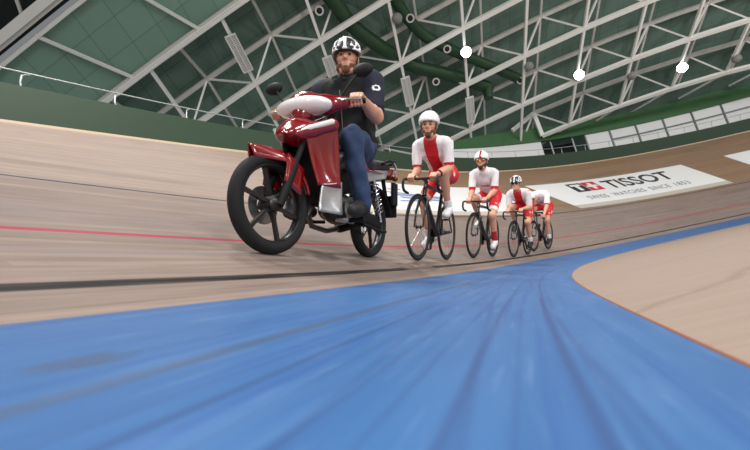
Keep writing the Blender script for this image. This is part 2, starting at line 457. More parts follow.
# a folded white trestle in the opening
t = tag(empty('trestle_table', wallp(23.4, 4.6, RZ)), 'white folded trestle table leaning in the dark wall opening', 'table')
def in_t(b, name, m):
    o = b.build(name, m, smooth=False); o.parent = t; o.matrix_parent_inverse = Matrix.Translation(-t.location); return o
b = MB(); b.bar(wallp(22.7, 4.6, RZ + 1.25), wallp(24.2, 4.6, RZ + 1.55), 0.6, 0.05, up=(0.3, -0.8, .4)); in_t(b, 'table_top', M_STEEL)
for s in (22.85, 24.05):
    b = MB(); b.bar(wallp(s, 4.6, RZ + 0.0), wallp(s, 4.6, RZ + 1.3), 0.05, 0.05); in_t(b, 'leg', M_STEEL_D)

# ------------------------------------------------------------------ roof: two layers of a square grid, bent along one axis
UNIT = 3.1
RW = np.array([[0.77614, 4.18789, 4.64583], [0.09871, 0.85205, -0.51407], [1.06493, -0.21076, 0.2524], [-0.01428, -0.00035, -0.02301]])
def _rf(i, j): return RW[0] + i * RW[1] + j * RW[2] + j * j * RW[3]
def roof(i, j, h=0.0):
    p = _rf(i, j)
    a = RW[1]; b_ = RW[2] + 2 * j * RW[3]; n = np.cross(b_, a); n /= np.linalg.norm(n)
    if n[2] < 0: n = -n
    return Vector((p + n * h) * UNIT) + Vector((0, 0, CAM_H))
def rn(i, j): return (roof(i, j, 1) - roof(i, j, 0)).normalized()
def roof_sheet(name, m, i0, i1, j0, j1, h, nu=40, nv=60, k=3.0):
    b = MB(); uv = []; us = linspace(i0, i1, nu); vs = linspace(j0, j1, nv)
    for u in us:
        for v in vs: b.v.append(tuple(roof(u, v, h))); uv.append((u * k, v * k))
    for a in range(nu - 1):
        for c in range(nv - 1):
            b.f.append((a * nv + c, a * nv + c + 1, (a + 1) * nv + c + 1, (a + 1) * nv + c)); b.mi.append(0)
    return struct(b.build(name, m, uvs=uv))
roof_sheet('ceiling', M_CEIL, -0.05, 7.6, -8, 10, 0.62)
roof_sheet('ceiling_bay', M_CEIL_LIT, -0.98, -0.02, -8, 6, 0.09)
roof_sheet('ceiling_ridge', M_BLACKSHEET, -6, -1.0, -9, 8, 0.62)

HU, DI, DJ = 0.421, 0.703, 0.433
frame = tag(empty('roof_space_frame', roof(2, 2)), 'white steel space frame of crossing tubes carrying the green roof', 'roof frame')
def fr_bar(name, pts, w, h, m=None):
    b = MB()
    for p, q in zip(pts[:-1], pts[1:]):
        b.bar(p, q, w, h, up=rn(2, 2))
    o = b.build(name, m or M_STEEL, smooth=False); o.parent = frame; o.matrix_parent_inverse = Matrix.Translation(-frame.location); return o
starts = {0: -7, 1: -5, 2: -4, 3: -3, 4: -.4, 5: 2.45}
ends = {0: 3, 1: 3, 2: 5, 3: 7, 4: 9, 5: 9}
for i in range(0, 6):
    js = [starts[i]] + [j for j in np.arange(-8, 10) if j > starts[i] and j <= ends[i]]
    fr_bar('lower_chord', [roof(i, j) for j in js], 0.22, 0.20)
for i in range(-1, 5):
    if i < 0: continue
    j0 = {0: -6, 1: -6, 2: -5, 3: -3.6, 4: 2}.get(i) + DJ
    js = [j0 + k for k in range(0, 14) if j0 + k < ends[i] + 1]
    fr_bar('upper_chord', [roof(i + DI, j, HU) for j in js], 0.20, 0.18, M_STEEL_D)
fr_bar('eaves_brace', [roof(4 + DI, 2 + DJ, HU), roof(4.66, 1.88, 0.15)], 0.2, 0.2)
fr_bar('eaves_brace', [roof(4 + DI, 2 + DJ, HU), roof(5, 2.45, 0.0)], 0.24, 0.22)
for j in range(-5, 9):
    i0 = 0 if j < 3 else max(0, (j - 3) * .8)
    i1 = 5.0 if j >= 3 else (5.2 if j == 2 else 6.0)
    if j >= 3: fr_bar('eaves_brace', [roof(5, j), roof(5.85, j - .30, .58)], 0.11, 0.10)
    fr_bar('lower_cross_bar', [roof(i, j) for i in linspace(i0, i1, 6)], 0.13, 0.13)
for j in range(-5, 9):
    i0 = -0.0
    i1 = 5.4
    fr_bar('upper_cross_bar', [roof(i0, j + DJ - .03, .06)] + [roof(i, j + DJ, HU) for i in linspace(DI, i1, 6)], 0.11, 0.10, M_STEEL_D)
cells = []
for i in range(0, 5):
    for j in range(-5, 9):
        if i == 4 and j < 2: continue
        if i == 3 and j < -3: continue
        cam_d = (roof(i + .5, j + .5)).length
        p = roof(i + DI, j + DJ, HU); d_ = p - Vector((0, 0, CAM_H)); z_ = d_.dot(cam_fwd)
        x_ = 375 + FPX * d_.dot(cam_right) / z_; y_ = 225 - FPX * d_.dot(cam_up) / z_
        cells.append((0 if (-60 < x_ < 810 and -60 < y_ < 200) else 1, cam_d, i, j))
cells.sort()
rest = MB(); nb = 0
for vis, _, i, j in cells:
    U_ = roof(i + DI, j + DJ, HU)
    for tgt, w_ in ((roof(i + 1, j), 0.085), (roof(i + 1, j + 1), 0.075)):
        if vis == 0 and nb < 100:
            fr_bar('diagonal_brace', [U_, tgt], w_, w_); nb += 1
# double beam along the lit-toned bay, and the deep beam under the dark ridge
def run(i, j0, j1, h): return [roof(i, j, h) for j in linspace(j0, j1, 8)]
fr_bar('bay_beam', run(0.0, -7, 3, -0.045), 0.12, 0.10)
fr_bar('bay_beam', run(-0.045, -7, 3, 0.03), 0.10, 0.12, M_STEEL_D)
fr_bar('bay_beam', run(-0.985, -8, 3, 0.0), 0.13, 0.12)
fr_bar('ridge_beam', run(-1.12, -8, 3, 0.02), 0.16, 0.45, M_STEEL_D)
fr_bar('ridge_beam', run(-1.19, -8, 3, -0.05), 0.30, 0.20)
for kk in (-5.1, -4.15, -3.2, -2.27, -1.3):
    fr_bar('bay_purlin', [roof(-1, kk - .48 * 1.1), roof(0, kk)], 0.11, 0.11)
for kk in (-5.2, -4.6, -3.7, -3.1):
    fr_bar('ridge_strut', [roof(-1.2, kk), roof(-2.4, kk - .5 + (.9 if int(kk * 10) % 2 else 0), .5)], 0.09, 0.09, M_STEEL_D)
fr_bar('ridge_strut', [roof(-1.25, -4.25), roof(-1.9, -3.1, .45)], 0.09, 0.09, M_STEEL_D)

# louvred panels below the lower bars
M_LOUV = mat('louvre_back', rgb(188, 188, 186), 0.5)
def rframe(i, j):
    a = (roof(i + .2, j) - roof(i - .2, j)).normalized(); n = rn(i, j); c = a.cross(n); return a, c, n
for kq, lab in enumerate(('pale louvred panel hung from the roof above the scooter mirror', 'pale louvred panel hung from the roof beside the scooter driver helmet',
                          'pale louvred panel hung from the roof between scooter driver and first cyclist', 'pale louvred panel hung from the roof above the cyclist in goggles')):
    i, j = kq + .50, kq - 2
    a, c, n = rframe(i, j); p0 = roof(i, j) - n * 0.20
    e = tag(empty('louvred_panel', p0), lab, 'ceiling panel', 'louvred panels under the roof')
    R = Matrix((a, c, n)).transposed().to_4x4(); e.matrix_world = Matrix.Translation(p0) @ R
    b = MB(); b.box((0, 0, .03), (1.62, .44, .05)); b.build('backing', M_LOUV, e, smooth=False)
    b = MB()
    for sx in (-1, 1): b.box((sx * .82, 0, -.02), (.04, .48, .10))
    for sy in (-1, 1): b.box((0, sy * .22, -.02), (1.66, .04, .10))
    b.build('frame', M_STEEL, e, smooth=False)
    b = MB()
    for q in range(1, 24): b.box((-.82 + q * .0683, 0, -.03), (.02, .42, .05))
    b.box((0, .0, -.03), (1.6, .03, .07))
    b.build('louvre', M_WHITE, e, smooth=False)
    for sx in (-.7, .7):
        b = MB(); b.bar((sx, 0, .05), (sx, 0, .2), .05, .05, up=(1, 0, 0)); b.build('hanger', M_STEEL_D, e, smooth=False)
# floodlights
M_LAMP = mat('lit_floodlight_lens', rgb(255, 255, 255), 0.3, emit=(0.94, 0.97, 1, 1), estr=40)
for (i, j, lab) in ((2.37, 1.0, 'lit floodlight under the roof above the cyclist in goggles'), (3.83, 3.0, 'lit floodlight under the roof over the dark wall opening'),
                    (4.52, 5.0, 'lit floodlight under the roof over the row of white windows')):
    a, c, n = rframe(i, j); p0 = roof(i, j) - n * 0.22
    d = (Vector((2, 0, 0)) - p0).normalized()
    e = tag(empty('floodlight', p0), lab, 'floodlight', 'lit roof floodlights')
    e.matrix_world = Matrix.Translation(p0) @ d.to_track_quat('Z', 'Y').to_matrix().to_4x4()
    b = MB(); b.lathe([(0.02, -.28), (.14, -.26), (.2, -.1), (.27, .0), (.27, .02), (.25, .02)], (0, 0, 0), (0, 0, 1), 24); b.build('housing', M_STEEL_D, e)
    b = MB(); b.lathe([(0.001, .07), (.12, .06), (.2, .035), (.25, .01)], (0, 0, 0), (0, 0, 1), 24); b.build('lens', M_LAMP, e)
    b = MB(); b.tube([(-.29, 0, 0), (-.29, 0, -.3), (.29, 0, -.3), (.29, 0, 0)], .02, 6); b.build('bracket', M_STEEL, e)
# green air ducts between the two layers
def duct(path, r, lab, nozzles, end):
    pts = []
    ctrl = [roof(i, j, .16) for i, j in path]
    for q in range(len(ctrl) - 1):
        for t_ in (0, .25, .5, .75):
            p0, p1, p2, p3 = ctrl[max(q - 1, 0)], ctrl[q], ctrl[q + 1], ctrl[min(q + 2, len(ctrl) - 1)]
            pts.append(0.5 * ((2 * p1) + (-p0 + p2) * t_ + (2 * p0 - 5 * p1 + 4 * p2 - p3) * t_ ** 2 + (-p0 + 3 * p1 - 3 * p2 + p3) * t_ ** 3))
    pts.append(ctrl[-1])
    b = MB(); b.tube(pts, r, 20)
    for p in pts[::4]:
        pass
    o = tag(b.build('air_duct', M_DUCT), lab, 'duct', 'green air ducts')
    for (i, j, h) in nozzles:
        a, c, n = rframe(i, j); p = roof(i, j, h); d = (Vector((1, -1, 1)) - p).normalized()
        b = MB(); b.lathe([(.10, -.25), (.17, -.2), (.2, 0.0), (.17, .02), (.13, .01), (.12, -.03), (.05, -.03), (.05, .02), (.001, .03)], p, d, 20)
        nz = b.build('nozzle', M_STEEL_D, o)
        b = MB(); b.lathe([(.001, .034), (.09, .034), (.125, .012)], p, d, 20); b.build('throat', M_DARK, nz)
    if end:
        p = pts[-1]; b = MB(); b.tube([p - Vector((0, 0, 0)), p - Vector((0.1, .05, .35)), p - Vector((.15, .05, .7))], [r, r * .8, r * .75], 16)
        b.build('outlet', M_DUCT, o)
    return o
duct([(-.6, -1.3), (0.54, -0.73), (1.13, -0.53), (1.75, -0.16), (2.28, 0.23), (2.77, 0.78), (3.39, 1.42)], 0.34,
     'dark green air duct passing behind the scooter driver helmet', [(0.66, -0.89, .05), (2.65, .49, .0)], True)
duct([(.2, -.5), (0.88, -0.0), (1.42, 0.22), (1.89, 0.46), (2.42, 0.91), (2.99, 1.47), (3.53, 1.99)], 0.27,
     'dark green air duct passing beside the brightest floodlight', [(1.45, .26, .04), (2.22, .74, .04), (3.50, 1.97, .06)], False)
M_DISC = mat('grey_speaker', rgb(128, 128, 126), 0.6, bump=.3, bscale=30)
for (i, j, lab) in ((1.30, 0.06, 'grey round loudspeaker under the roof beside the green duct nozzle'), (3.2, 2.06, 'grey round loudspeaker under the roof past the green duct end'),
                    (4.32, 4.05, 'grey round loudspeaker under the roof between two lit floodlights'), (4.7, 6.03, 'grey round loudspeaker under the roof over the last white windows')):
    a, c, n = rframe(i, j); p = roof(i, j) - n * .18; d = (Vector((2, 0, 0)) - p).normalized()
    b = MB(); b.lathe([(.001, .16), (.12, .14), (.2, .08), (.24, 0), (.22, -.12), (.1, -.2), (.001, -.2)], p, d, 20)
    o = tag(b.build('loudspeaker', M_DISC), lab, 'loudspeaker', 'round loudspeakers')
    b = MB(); b.bar(p, roof(i, j, .1), .05, .05, up=(1, 0, 0)); b.build('hanger', M_STEEL_D, o)

# ------------------------------------------------------------------ handrail on the barrier
hr = tag(empty('handrail', rim(10, .2, HB)), 'grey tubular handrail on swan-neck posts above the green barrier', 'handrail')
def in_h(b, name, m):
    o = b.build(name, m); o.parent = hr; o.matrix_parent_inverse = Matrix.Translation(-hr.location); return o
b = MB(); b.tube([rim(s, .20, 1.10) for s in linspace(-9, 45, 200)], 0.015, 8); in_h(b, 'rail', M_RAIL)
s = 3.5 - 1.22 * 8
while s < 40:
    b = MB(); x, y, nx, ny, bb, h_, t_ = edge(s)
    al = Vector((math.sin(h_), math.cos(h_), 0))
    pts = [rim(s, .05, HB - .05) - al * .02, rim(s, .03, HB + .12) - al * .04, rim(s, .04, HB + .25) - al * .01, rim(s, .10, HB + .33) + al * .07, rim(s, .18, 1.09) + al * .17]
    b.tube(pts, 0.014, 8); in_h(b, 'post', M_RAIL); s += 1.22

# ------------------------------------------------------------------ advertising painted boards lying on the boards
M_BAN = mat('white_banner', rgb(226, 226, 226), 0.5, var=0.03, bscale=2)
M_BLK = mat('black_lettering', rgb(38, 38, 40), 0.5); M_GRY = mat('grey_lettering', rgb(120, 120, 124), 0.5)
M_RED = mat('red_logo', rgb(196, 44, 58), 0.5); M_BLU = mat('blue_grey_print', rgb(120, 138, 178), 0.5); M_DIRT = mat('dusty_banner_hem', rgb(186, 180, 168), 0.5, var=.08, bscale=4)
def banner(s0, s1, w0, w1, lab):
    b = MB(); n = int((s1 - s0) / .2) + 1; ss = linspace(s0, s1, n); ws = linspace(w0, w1, 8)
    top = []
    b.grid(lambda s, w: track(s, w, .006), ss, ws)
    nb_ = len(b.v); b.grid(lambda s, w: track(s, w, .001), ss, ws)
    o = b.build('advertising_banner', M_BAN, smooth=False)
    return tag(o, lab, 'banner', 'advertising banners on the track')
SKEW = [0.0]
def skw(s, w): return s + SKEW[0] * (w - 4.0)
def flat(parent, name, m, polys, up=.009):
    """polygons in (s, w), cut fine enough to follow the bend"""
    b = MB()
    for (a, c, e, g) in polys:      # s0, s1, w0, w1 rectangles
        b.grid(lambda s, w: track(skw(s, w), w, up), linspace(a, c, max(2, int((c - a) / .2) + 2)), linspace(e, g, 3))
    return b.build(name, m, parent, smooth=False)
def text(parent, name, m, body, s0, s1, w0, w1, bold=0.0, up=.009, space=1.0):
    cu = bpy.data.curves.new(name, 'FONT'); cu.body = body; cu.offset = bold; cu.space_character = space; cu.resolution_u = 4
    ob = bpy.data.objects.new(name, cu); COL.objects.link(ob)
    dg = bpy.context.evaluated_depsgraph_get(); me = bpy.data.meshes.new_from_object(ob.evaluated_get(dg))
    bpy.data.objects.remove(ob); bpy.data.curves.remove(cu)
    bm = bmesh.new(); bm.from_mesh(me); bmesh.ops.triangulate(bm, faces=bm.faces)
    xs = [v.co.x for v in bm.verts]; ys = [v.co.y for v in bm.verts]
    x0, x1, y0, y1 = min(xs), max(xs), min(ys), max(ys)
    for v in bm.verts:
        w_ = w0 + (v.co.y - y0) / (y1 - y0) * (w1 - w0); v.co = track(skw(s0 + (v.co.x - x0) / (x1 - x0) * (s1 - s0), w_), w_, up)
    bm.to_mesh(me); bm.free(); me.materials.clear(); me.materials.append(m)
    o = bpy.data.objects.new(name, me); COL.objects.link(o); o.parent = parent; return o
bn = banner(16.45, 24.6, 2.62, 5.34, 'white track banner with big black lettering and a red cross logo')
flat(bn, 'hem', M_DIRT, [(16.45, 24.6, 2.62, 2.92)])
# black block with a white T, red block with a white cross
SKEW[0] = .22
flat(bn, 'logo_black', M_BLK, [(18.1, 18.85, 4.10, 5.08)])
flat(bn, 'logo_red', M_RED, [(18.88, 19.58, 4.10, 5.08)])
flat(bn, 'logo_white', M_BAN, [(18.22, 18.73, 4.74, 4.94), (18.38, 18.57, 4.25, 4.74), (19.14, 19.32, 4.26, 4.94), (18.96, 19.50, 4.50, 4.70)], .012)
text(bn, 'lettering', M_BLK, 'TISSOT', 19.86, 23.22, 4.04, 5.0, bold=.022, space=1.0)
for wd, a_, c_ in (('SWISS', 18.05, 19.12), ('WATCHES', 19.40, 21.12), ('SINCE', 21.40, 22.42), ('1853', 22.70, 23.42)):
    text(bn, 'small_lettering', M_GRY, wd, a_, c_, 3.28, 3.64, bold=.012, space=1.1)
SKEW[0] = 0.0
b1 = banner(6.1, 14.5, 2.55, 5.34, 'white track banner with pale blue print behind the first two cyclists')
flat(b1, 'hem', M_DIRT, [(6.1, 14.5, 2.55, 2.85)])
b = MB()
for (a, c, w0, w1, sk) in ((8.8, 10.9, 4.30, 4.42, 0.15), (8.9, 10.7, 4.05, 4.22, .1), (9.0, 10.6, 3.8, 3.97, .1), (8.6, 10.0, 3.5, 3.6, -.1)):
    b.grid(lambda s, w: track(s, w - (s - a) * sk, .009), linspace(a, c, 10), linspace(w0, w1, 3))
b.build('blue_print', M_BLU, b1, smooth=False)
flat(b1, 'red_print', M_RED, [(9.25, 9.75, 4.58, 4.68)])
b3 = banner(26.6, 34.8, 2.62, 5.34, 'blank white track banner past the lettered one with the red logo')
# ------------------------------------------------------------------ smooth solids for bodies, clothes and fairings
class Solid:
    """smooth union of tapered capsules and ellipsoids, meshed with surface nets"""
    def __init__(self, k=0.02): self.k = k; self.p = []; self.cuts = []; self.fold = None
    def cap(self, a, b, ra, rb=None, sq=None, k=None):
        self.p.append(('c', np.array(a, float), np.array(b, float), ra, ra if rb is None else rb, sq, k, 1)); return self
    def chain(self, pts, rs, k=None):
        for i in range(len(pts) - 1): self.cap(pts[i], pts[i + 1], rs[i], rs[i + 1], None, k)
        return self
    def ell(self, c, r, R=None, k=None, sign=1):
        self.p.append(('e', np.array(c, float), np.array(r, float), np.eye(3) if R is None else np.array(R, float), None, None, k, sign)); return self
    def cut(self, a, b, ra, rb=None, sq=None, k=None):
        self.p.append(('c', np.array(a, float), np.array(b, float), ra, ra if rb is None else rb, sq, k, -1)); return self
    def plane(self, pt, n):
        """keeps the side the normal points away from"""
        n = np.array(n, float); self.cuts.append((np.array(pt, float), n / np.linalg.norm(n))); return self
    def mesh(self, res):
        lo = np.full(3, 1e9); hi = -lo
        for q in self.p:
            if q[7] < 0: continue
            if q[0] == 'c':
                r = max(q[3], q[4]); lo = np.minimum(lo, np.minimum(q[1], q[2]) - r); hi = np.maximum(hi, np.maximum(q[1], q[2]) + r)
            else:
                e = np.sqrt(((q[3].T * q[2][None]) ** 2).sum(1)) if False else np.full(3, q[2].max())
                lo = np.minimum(lo, q[1] - e); hi = np.maximum(hi, q[1] + e)
        lo -= 4 * res + .01; hi += 4 * res + .01
        n = np.ceil((hi - lo) / res).astype(int) + 1
        D = np.full(n, 0.05, dtype=np.float32)
        ax = [lo[i] + np.arange(n[i]) * res for i in range(3)]
        for kind, a, b, c, d, sq, k, sg in self.p:
            k = self.k if k is None else k
            if kind == 'c':
                m = max(c, d) + 0.05 + k; l_, h_ = np.minimum(a, b) - m, np.maximum(a, b) + m
            else:
                m = b.max() + 0.05 + k; l_, h_ = a - m, a + m
            i0 = np.clip(((l_ - lo) / res).astype(int), 0, n); i1 = np.clip(((h_ - lo) / res).astype(int) + 2, 0, n)
            if np.any(i1 <= i0): continue
            X, Y, Z = np.meshgrid(ax[0][i0[0]:i1[0]], ax[1][i0[1]:i1[1]], ax[2][i0[2]:i1[2]], indexing='ij')
            if kind == 'c':
                px, py, pz = X - a[0], Y - a[1], Z - a[2]
                v = b - a
                if sq is not None:
                    nn, f = np.array(sq[0], float), sq[1]; nn = nn / np.linalg.norm(nn)
                    dn = (px * nn[0] + py * nn[1] + pz * nn[2]) * (1 / f - 1)
                    px, py, pz = px + dn * nn[0], py + dn * nn[1], pz + dn * nn[2]
                    v = v + nn * (v @ nn) * (1 / f - 1)
                L = v @ v + 1e-12
                t = np.clip((px * v[0] + py * v[1] + pz * v[2]) / L, 0, 1)
                dd = np.sqrt((px - t * v[0]) ** 2 + (py - t * v[1]) ** 2 + (pz - t * v[2]) ** 2) - (c + (d - c) * t)
                if sq is not None: dd = dd * min(1, sq[1] * 1.15)
            else:
                q = np.stack([X - a[0], Y - a[1], Z - a[2]], -1) @ c
                k0 = np.sqrt(((q / b) ** 2).sum(-1)); k1 = np.sqrt(((q / b ** 2) ** 2).sum(-1)) + 1e-9
                dd = k0 * (k0 - 1) / k1
            S = D[i0[0]:i1[0], i0[1]:i1[1], i0[2]:i1[2]]
            if sg > 0:
                h = np.clip(0.5 + 0.5 * (S - dd) / k, 0, 1); S[...] = S * (1 - h) + dd * h - k * h * (1 - h)
            else:
                kk = min(k, .008); h = np.clip(0.5 - 0.5 * (S + dd) / kk, 0, 1); S[...] = S * (1 - h) + (-dd) * h + kk * h * (1 - h)
        X, Y, Z = np.meshgrid(*ax, indexing='ij')
        if self.fold:
            D += self.fold(X, Y, Z).astype(np.float32)
        for pt, nn in self.cuts:
            D = np.maximum(D, ((X - pt[0]) * nn[0] + (Y - pt[1]) * nn[1] + (Z - pt[2]) * nn[2]).astype(np.float32))
        return nets(D, lo, res)
def nets(D, lo, res):
    s = D < 0
    nx, ny, nz = D.shape
    cnt = np.zeros((nx - 1, ny - 1, nz - 1), np.int8)
    sl = lambda o, m: slice(o, m - 1 + o)
    off = [(i, j, k) for i in (0, 1) for j in (0, 1) for k in (0, 1)]
    for o in off: cnt += s[sl(o[0], nx), sl(o[1], ny), sl(o[2], nz)]
    act = (cnt > 0) & (cnt < 8)
    I = np.argwhere(act); idx = np.full(act.shape, -1, np.int64); idx[act] = np.arange(len(I))
    acc = np.zeros((len(I), 3)); num = np.zeros(len(I))
    for a in off:
        for ax in range(3):
            if a[ax] == 0:
                b = list(a); b[ax] = 1
                da = D[I[:, 0] + a[0], I[:, 1] + a[1], I[:, 2] + a[2]]; db = D[I[:, 0] + b[0], I[:, 1] + b[1], I[:, 2] + b[2]]
                m = (da < 0) != (db < 0); t = np.where(m, da / np.where(m, da - db, 1), 0)
                p = np.tile(np.array(a, float), (len(I), 1)); p[:, ax] = t
                acc += p * m[:, None]; num += m
    V = lo + (I + acc / np.maximum(num, 1)[:, None]) * res
    F = []
    for ax in range(3):
        u, w = (ax + 1) % 3, (ax + 2) % 3
        a = [slice(1, -1)] * 3; b = [slice(1, -1)] * 3; a[ax] = slice(0, D.shape[ax] - 1); b[ax] = slice(1, D.shape[ax])
        e = s[tuple(a)] != s[tuple(b)]; E = np.argwhere(e)
        if not len(E): continue
        g = E.copy(); g[:, u] += 1; g[:, w] += 1
        inside = s[g[:, 0], g[:, 1], g[:, 2]]
        def ix(du, dw):
            q = g.copy(); q[:, u] -= du; q[:, w] -= dw; return idx[q[:, 0], q[:, 1], q[:, 2]]
        q = np.stack([ix(1, 1), ix(0, 1), ix(0, 0), ix(1, 0)], 1)
        q[~inside] = q[~inside][:, ::-1]
        F.append(q)
    F = np.concatenate(F) if F else np.zeros((0, 4), int)
    F = F[(F >= 0).all(1)]
    # one pass of smoothing
    nb = np.zeros_like(V); c = np.zeros(len(V))
    for k in range(4):
        i, j = F[:, k], F[:, (k + 1) % 4]
        for d in range(3):
            nb[:, d] += np.bincount(i, V[j, d], len(V)) + np.bincount(j, V[i, d], len(V))
        c += np.bincount(i, minlength=len(V)) + np.bincount(j, minlength=len(V))
    V = V * .6 + (nb / np.maximum(c, 1)[:, None]) * .4
    return V, F
def solid_obj(name, sol, res, mats, parent=None, classify=None):
    V, F = sol.mesh(res)
    me = bpy.data.meshes.new(name)
    me.vertices.add(len(V)); me.vertices.foreach_set('co', V.astype(np.float32).ravel())
    me.loops.add(len(F) * 4); me.loops.foreach_set('vertex_index', F.astype(np.int32).ravel())
    me.polygons.add(len(F)); me.polygons.foreach_set('loop_start', np.arange(len(F), dtype=np.int32) * 4)
    me.polygons.foreach_set('loop_total', np.full(len(F), 4, np.int32))
    mats = mats if isinstance(mats, (list, tuple)) else [mats]
    for m in mats: me.materials.append(m)
    if classify is not None:
        me.polygons.foreach_set('material_index', np.asarray(classify(V[F].mean(1)), dtype=np.int32))
    me.polygons.foreach_set('use_smooth', np.ones(len(F), dtype=bool))
    me.update(calc_edges=True); me.validate()
    o = bpy.data.objects.new(name, me); COL.objects.link(o)
    if parent is not None: o.parent = parent
    return o
def V3(*a): return np.array(a, float)
def unit(v): return v / (np.linalg.norm(v) + 1e-12)
def ik(a, c, l1, l2, hint):
    """middle joint between a and c, bent towards hint; also a reachable c"""
    d = c - a; L = np.linalg.norm(d); mx = (l1 + l2) * .998
    if L > mx: c = a + d / L * mx; d = c - a; L = mx
    x = (l1 * l1 - l2 * l2 + L * L) / (2 * L); h = math.sqrt(max(l1 * l1 - x * x, 0))
    u = d / L; n = hint - u * (hint @ u)
    return a + u * x + unit(n) * h, c

SKIN = mat('skin', rgb(206, 152, 126), 0.5, var=0.06, bscale=25)
SKIN_T = mat('tanned_skin', rgb(190, 134, 108), 0.5, var=0.06, bscale=25)
BEARD = mat('brown_beard', rgb(98, 64, 44), 0.8, bump=.4, bscale=220)
BEARD_D = mat('dark_beard', rgb(48, 36, 30), 0.8, bump=.4, bscale=220)
EYE_W = mat('eye_white', rgb(186, 176, 168), 0.4); EYE_D = mat('dark_iris', rgb(36, 28, 24), 0.2)
JWHITE = mat('white_jersey_cloth', rgb(232, 228, 230), 0.7, bump=.12, bscale=18)
JRED = mat('red_jersey_cloth', rgb(202, 24, 40), 0.65, bump=.12, bscale=18)
SRED = mat('red_shorts_cloth', rgb(212, 26, 38), 0.6, bump=.12, bscale=18)
M_SHOE = mat('white_shoe', rgb(230, 230, 230), 0.4); M_SHOE_B = mat('black_shoe', rgb(26, 26, 28), 0.6)
M_SOCK = mat('white_sock', rgb(228, 226, 224), 0.8); M_SOCK_R = mat('red_sock', rgb(176, 24, 40), 0.8)
M_BLACK = mat('black_plastic', rgb(24, 24, 26), 0.4); M_STRAP = mat('dark_strap', rgb(32, 32, 36), 0.7)
HELM_W = mat('white_helmet_shell', rgb(236, 236, 238), 0.22, coat=.4); HELM_R = mat('red_helmet_trim', rgb(150, 18, 32), 0.3, coat=.3)
LENS_O = mat('orange_goggle_lens', rgb(150, 96, 40), 0.12, spec=.8); LENS_D = mat('dark_glasses_lens', rgb(20, 20, 24), 0.12, spec=.8)
JEANS = mat('blue_denim', rgb(46, 64, 96), 0.85, bump=.2, bscale=40, var=.28); VEST = mat('black_quilted_vest', rgb(11, 12, 15), 0.85, bump=.2, bscale=25)
NAVY = mat('navy_tshirt', rgb(20, 26, 46), 0.8, bump=.15, bscale=30)
M_LOGO = mat('white_print', rgb(226, 228, 232), 0.6)
GREYC = mat('grey_collar', rgb(120, 120, 124), 0.8)

def head_frame(c, f, up):
    f = unit(f); up = unit(up - f * (up @ f)); l = np.cross(up, f)
    return lambda x, y, z: c + f * x + l * y + up * z, np.stack([f, l, up], 1)
def add_head(S, c, f, up, neck):
    P, R = head_frame(c, f, up)
    S.ell(P(-.012, 0, .035), (.098, .077, .088), R, .02)
    S.ell(P(.022, 0, -.045), (.070, .060, .078), R, .03)
    S.cap(P(.068, -.012, -.098), P(.068, .012, -.098), .022, k=.02)
    S.cap(P(.02, -.052, -.07), P(.06, -.018, -.1), .018, k=.02).cap(P(.02, .052, -.07), P(.06, .018, -.1), .018, k=.02)
    S.cap(P(.080, -.034, .030), P(.080, .034, .030), .013, k=.012)
    S.cap(P(.086, 0, .022), P(.112, 0, -.020), .008, .0115, k=.008)
    S.cap(P(.098, -.012, -.026), P(.098, .012, -.026), .0070, k=.008)
    S.cap(P(.060, -.040, -.015), P(.060, .040, -.015), .024, k=.015)
    for y in (-.031, .031): S.ell(P(.101, y, .010), (.016, .017, .011), R, sign=-1)
    S.cap(P(.085, -.022, -.053), P(.085, .022, -.053), .0075, k=.006).cap(P(.083, -.018, -.066), P(.083, .018, -.066), .009, k=.006)
    for y in (-1, 1): S.ell(P(-.008, y * .079, -.005), (.026, .011, .034), R, .008)
    S.cap(neck, P(-.03, 0, -.05), .060, .056, k=.03)
    return P, R
def face_parts(o, P, R, beard, glasses=None, brows=True):
    for y in (-.031, .031):
        S = Solid(.002); S.ell(P(.0825, y, .009), (.0125, .0125, .0095))
        q = P(.094, y * .98, .009)
        solid_obj('eye', S, .003, [EYE_W, EYE_D], o, lambda p: (np.linalg.norm(p - q, axis=1) < .0105).astype(int))
        if brows:
            S = Solid(.003); S.cap(P(.095, y - .016, .033), P(.094, y + .016, .033), .0045); solid_obj('eyebrow', S, .003, beard or BEARD, o)
    if beard:
        S = Solid(.02); S.ell(P(.023, 0, -.049), (.071, .0612, .077), R)
        S.cap(P(.068, -.013, -.099), P(.068, .013, -.099), .0232)
        for y in (-1, 1): S.cap(P(-.002, y * .070, -.01), P(.03, y * .060, -.075), .012, .018)
        S.cap(P(.094, -.024, -.040), P(.094, .024, -.040), .010, k=.006)
        for y in (-1, 1): S.ell(P(.085, y * .045, -.005), (.05, .034, .040), R, sign=-1)
        S.cut(P(.09, -.018, -.057), P(.11, .018, -.057), .008)
        S.plane(P(0, 0, -.028), R[:, 2] * .9 + R[:, 0] * .25); S.plane(P(-.012, 0, 0), -R[:, 0])
        solid_obj('beard', S, .005, beard, o)
    S = Solid(.01); S.ell(P(-.018, 0, .03), (.100, .081, .090), R); S.plane(P(.03, 0, 0), R[:, 0]); S.plane(P(0, 0, -.05), -R[:, 2]); S.ell(P(.0, .09, -.01), (.02, .03, .036), R, sign=-1); S.ell(P(.0, -.09, -.01), (.02, .03, .036), R, sign=-1)
    solid_obj('hair', S, .006, beard or BEARD, o)
    if glasses:
        S = Solid(.012)
        for y in (-1, 1): S.ell(P(.088, y * .033, .012), (.022, .036, .024), R)
        g = solid_obj('glasses', S, .004, glasses, o)
        S = Solid(.004)
        for y in (-1, 1): S.cap(P(.09, y * .062, .018), P(-.01, y * .083, .014), .004)
        solid_obj('strap', S, .004, M_BLACK, o)
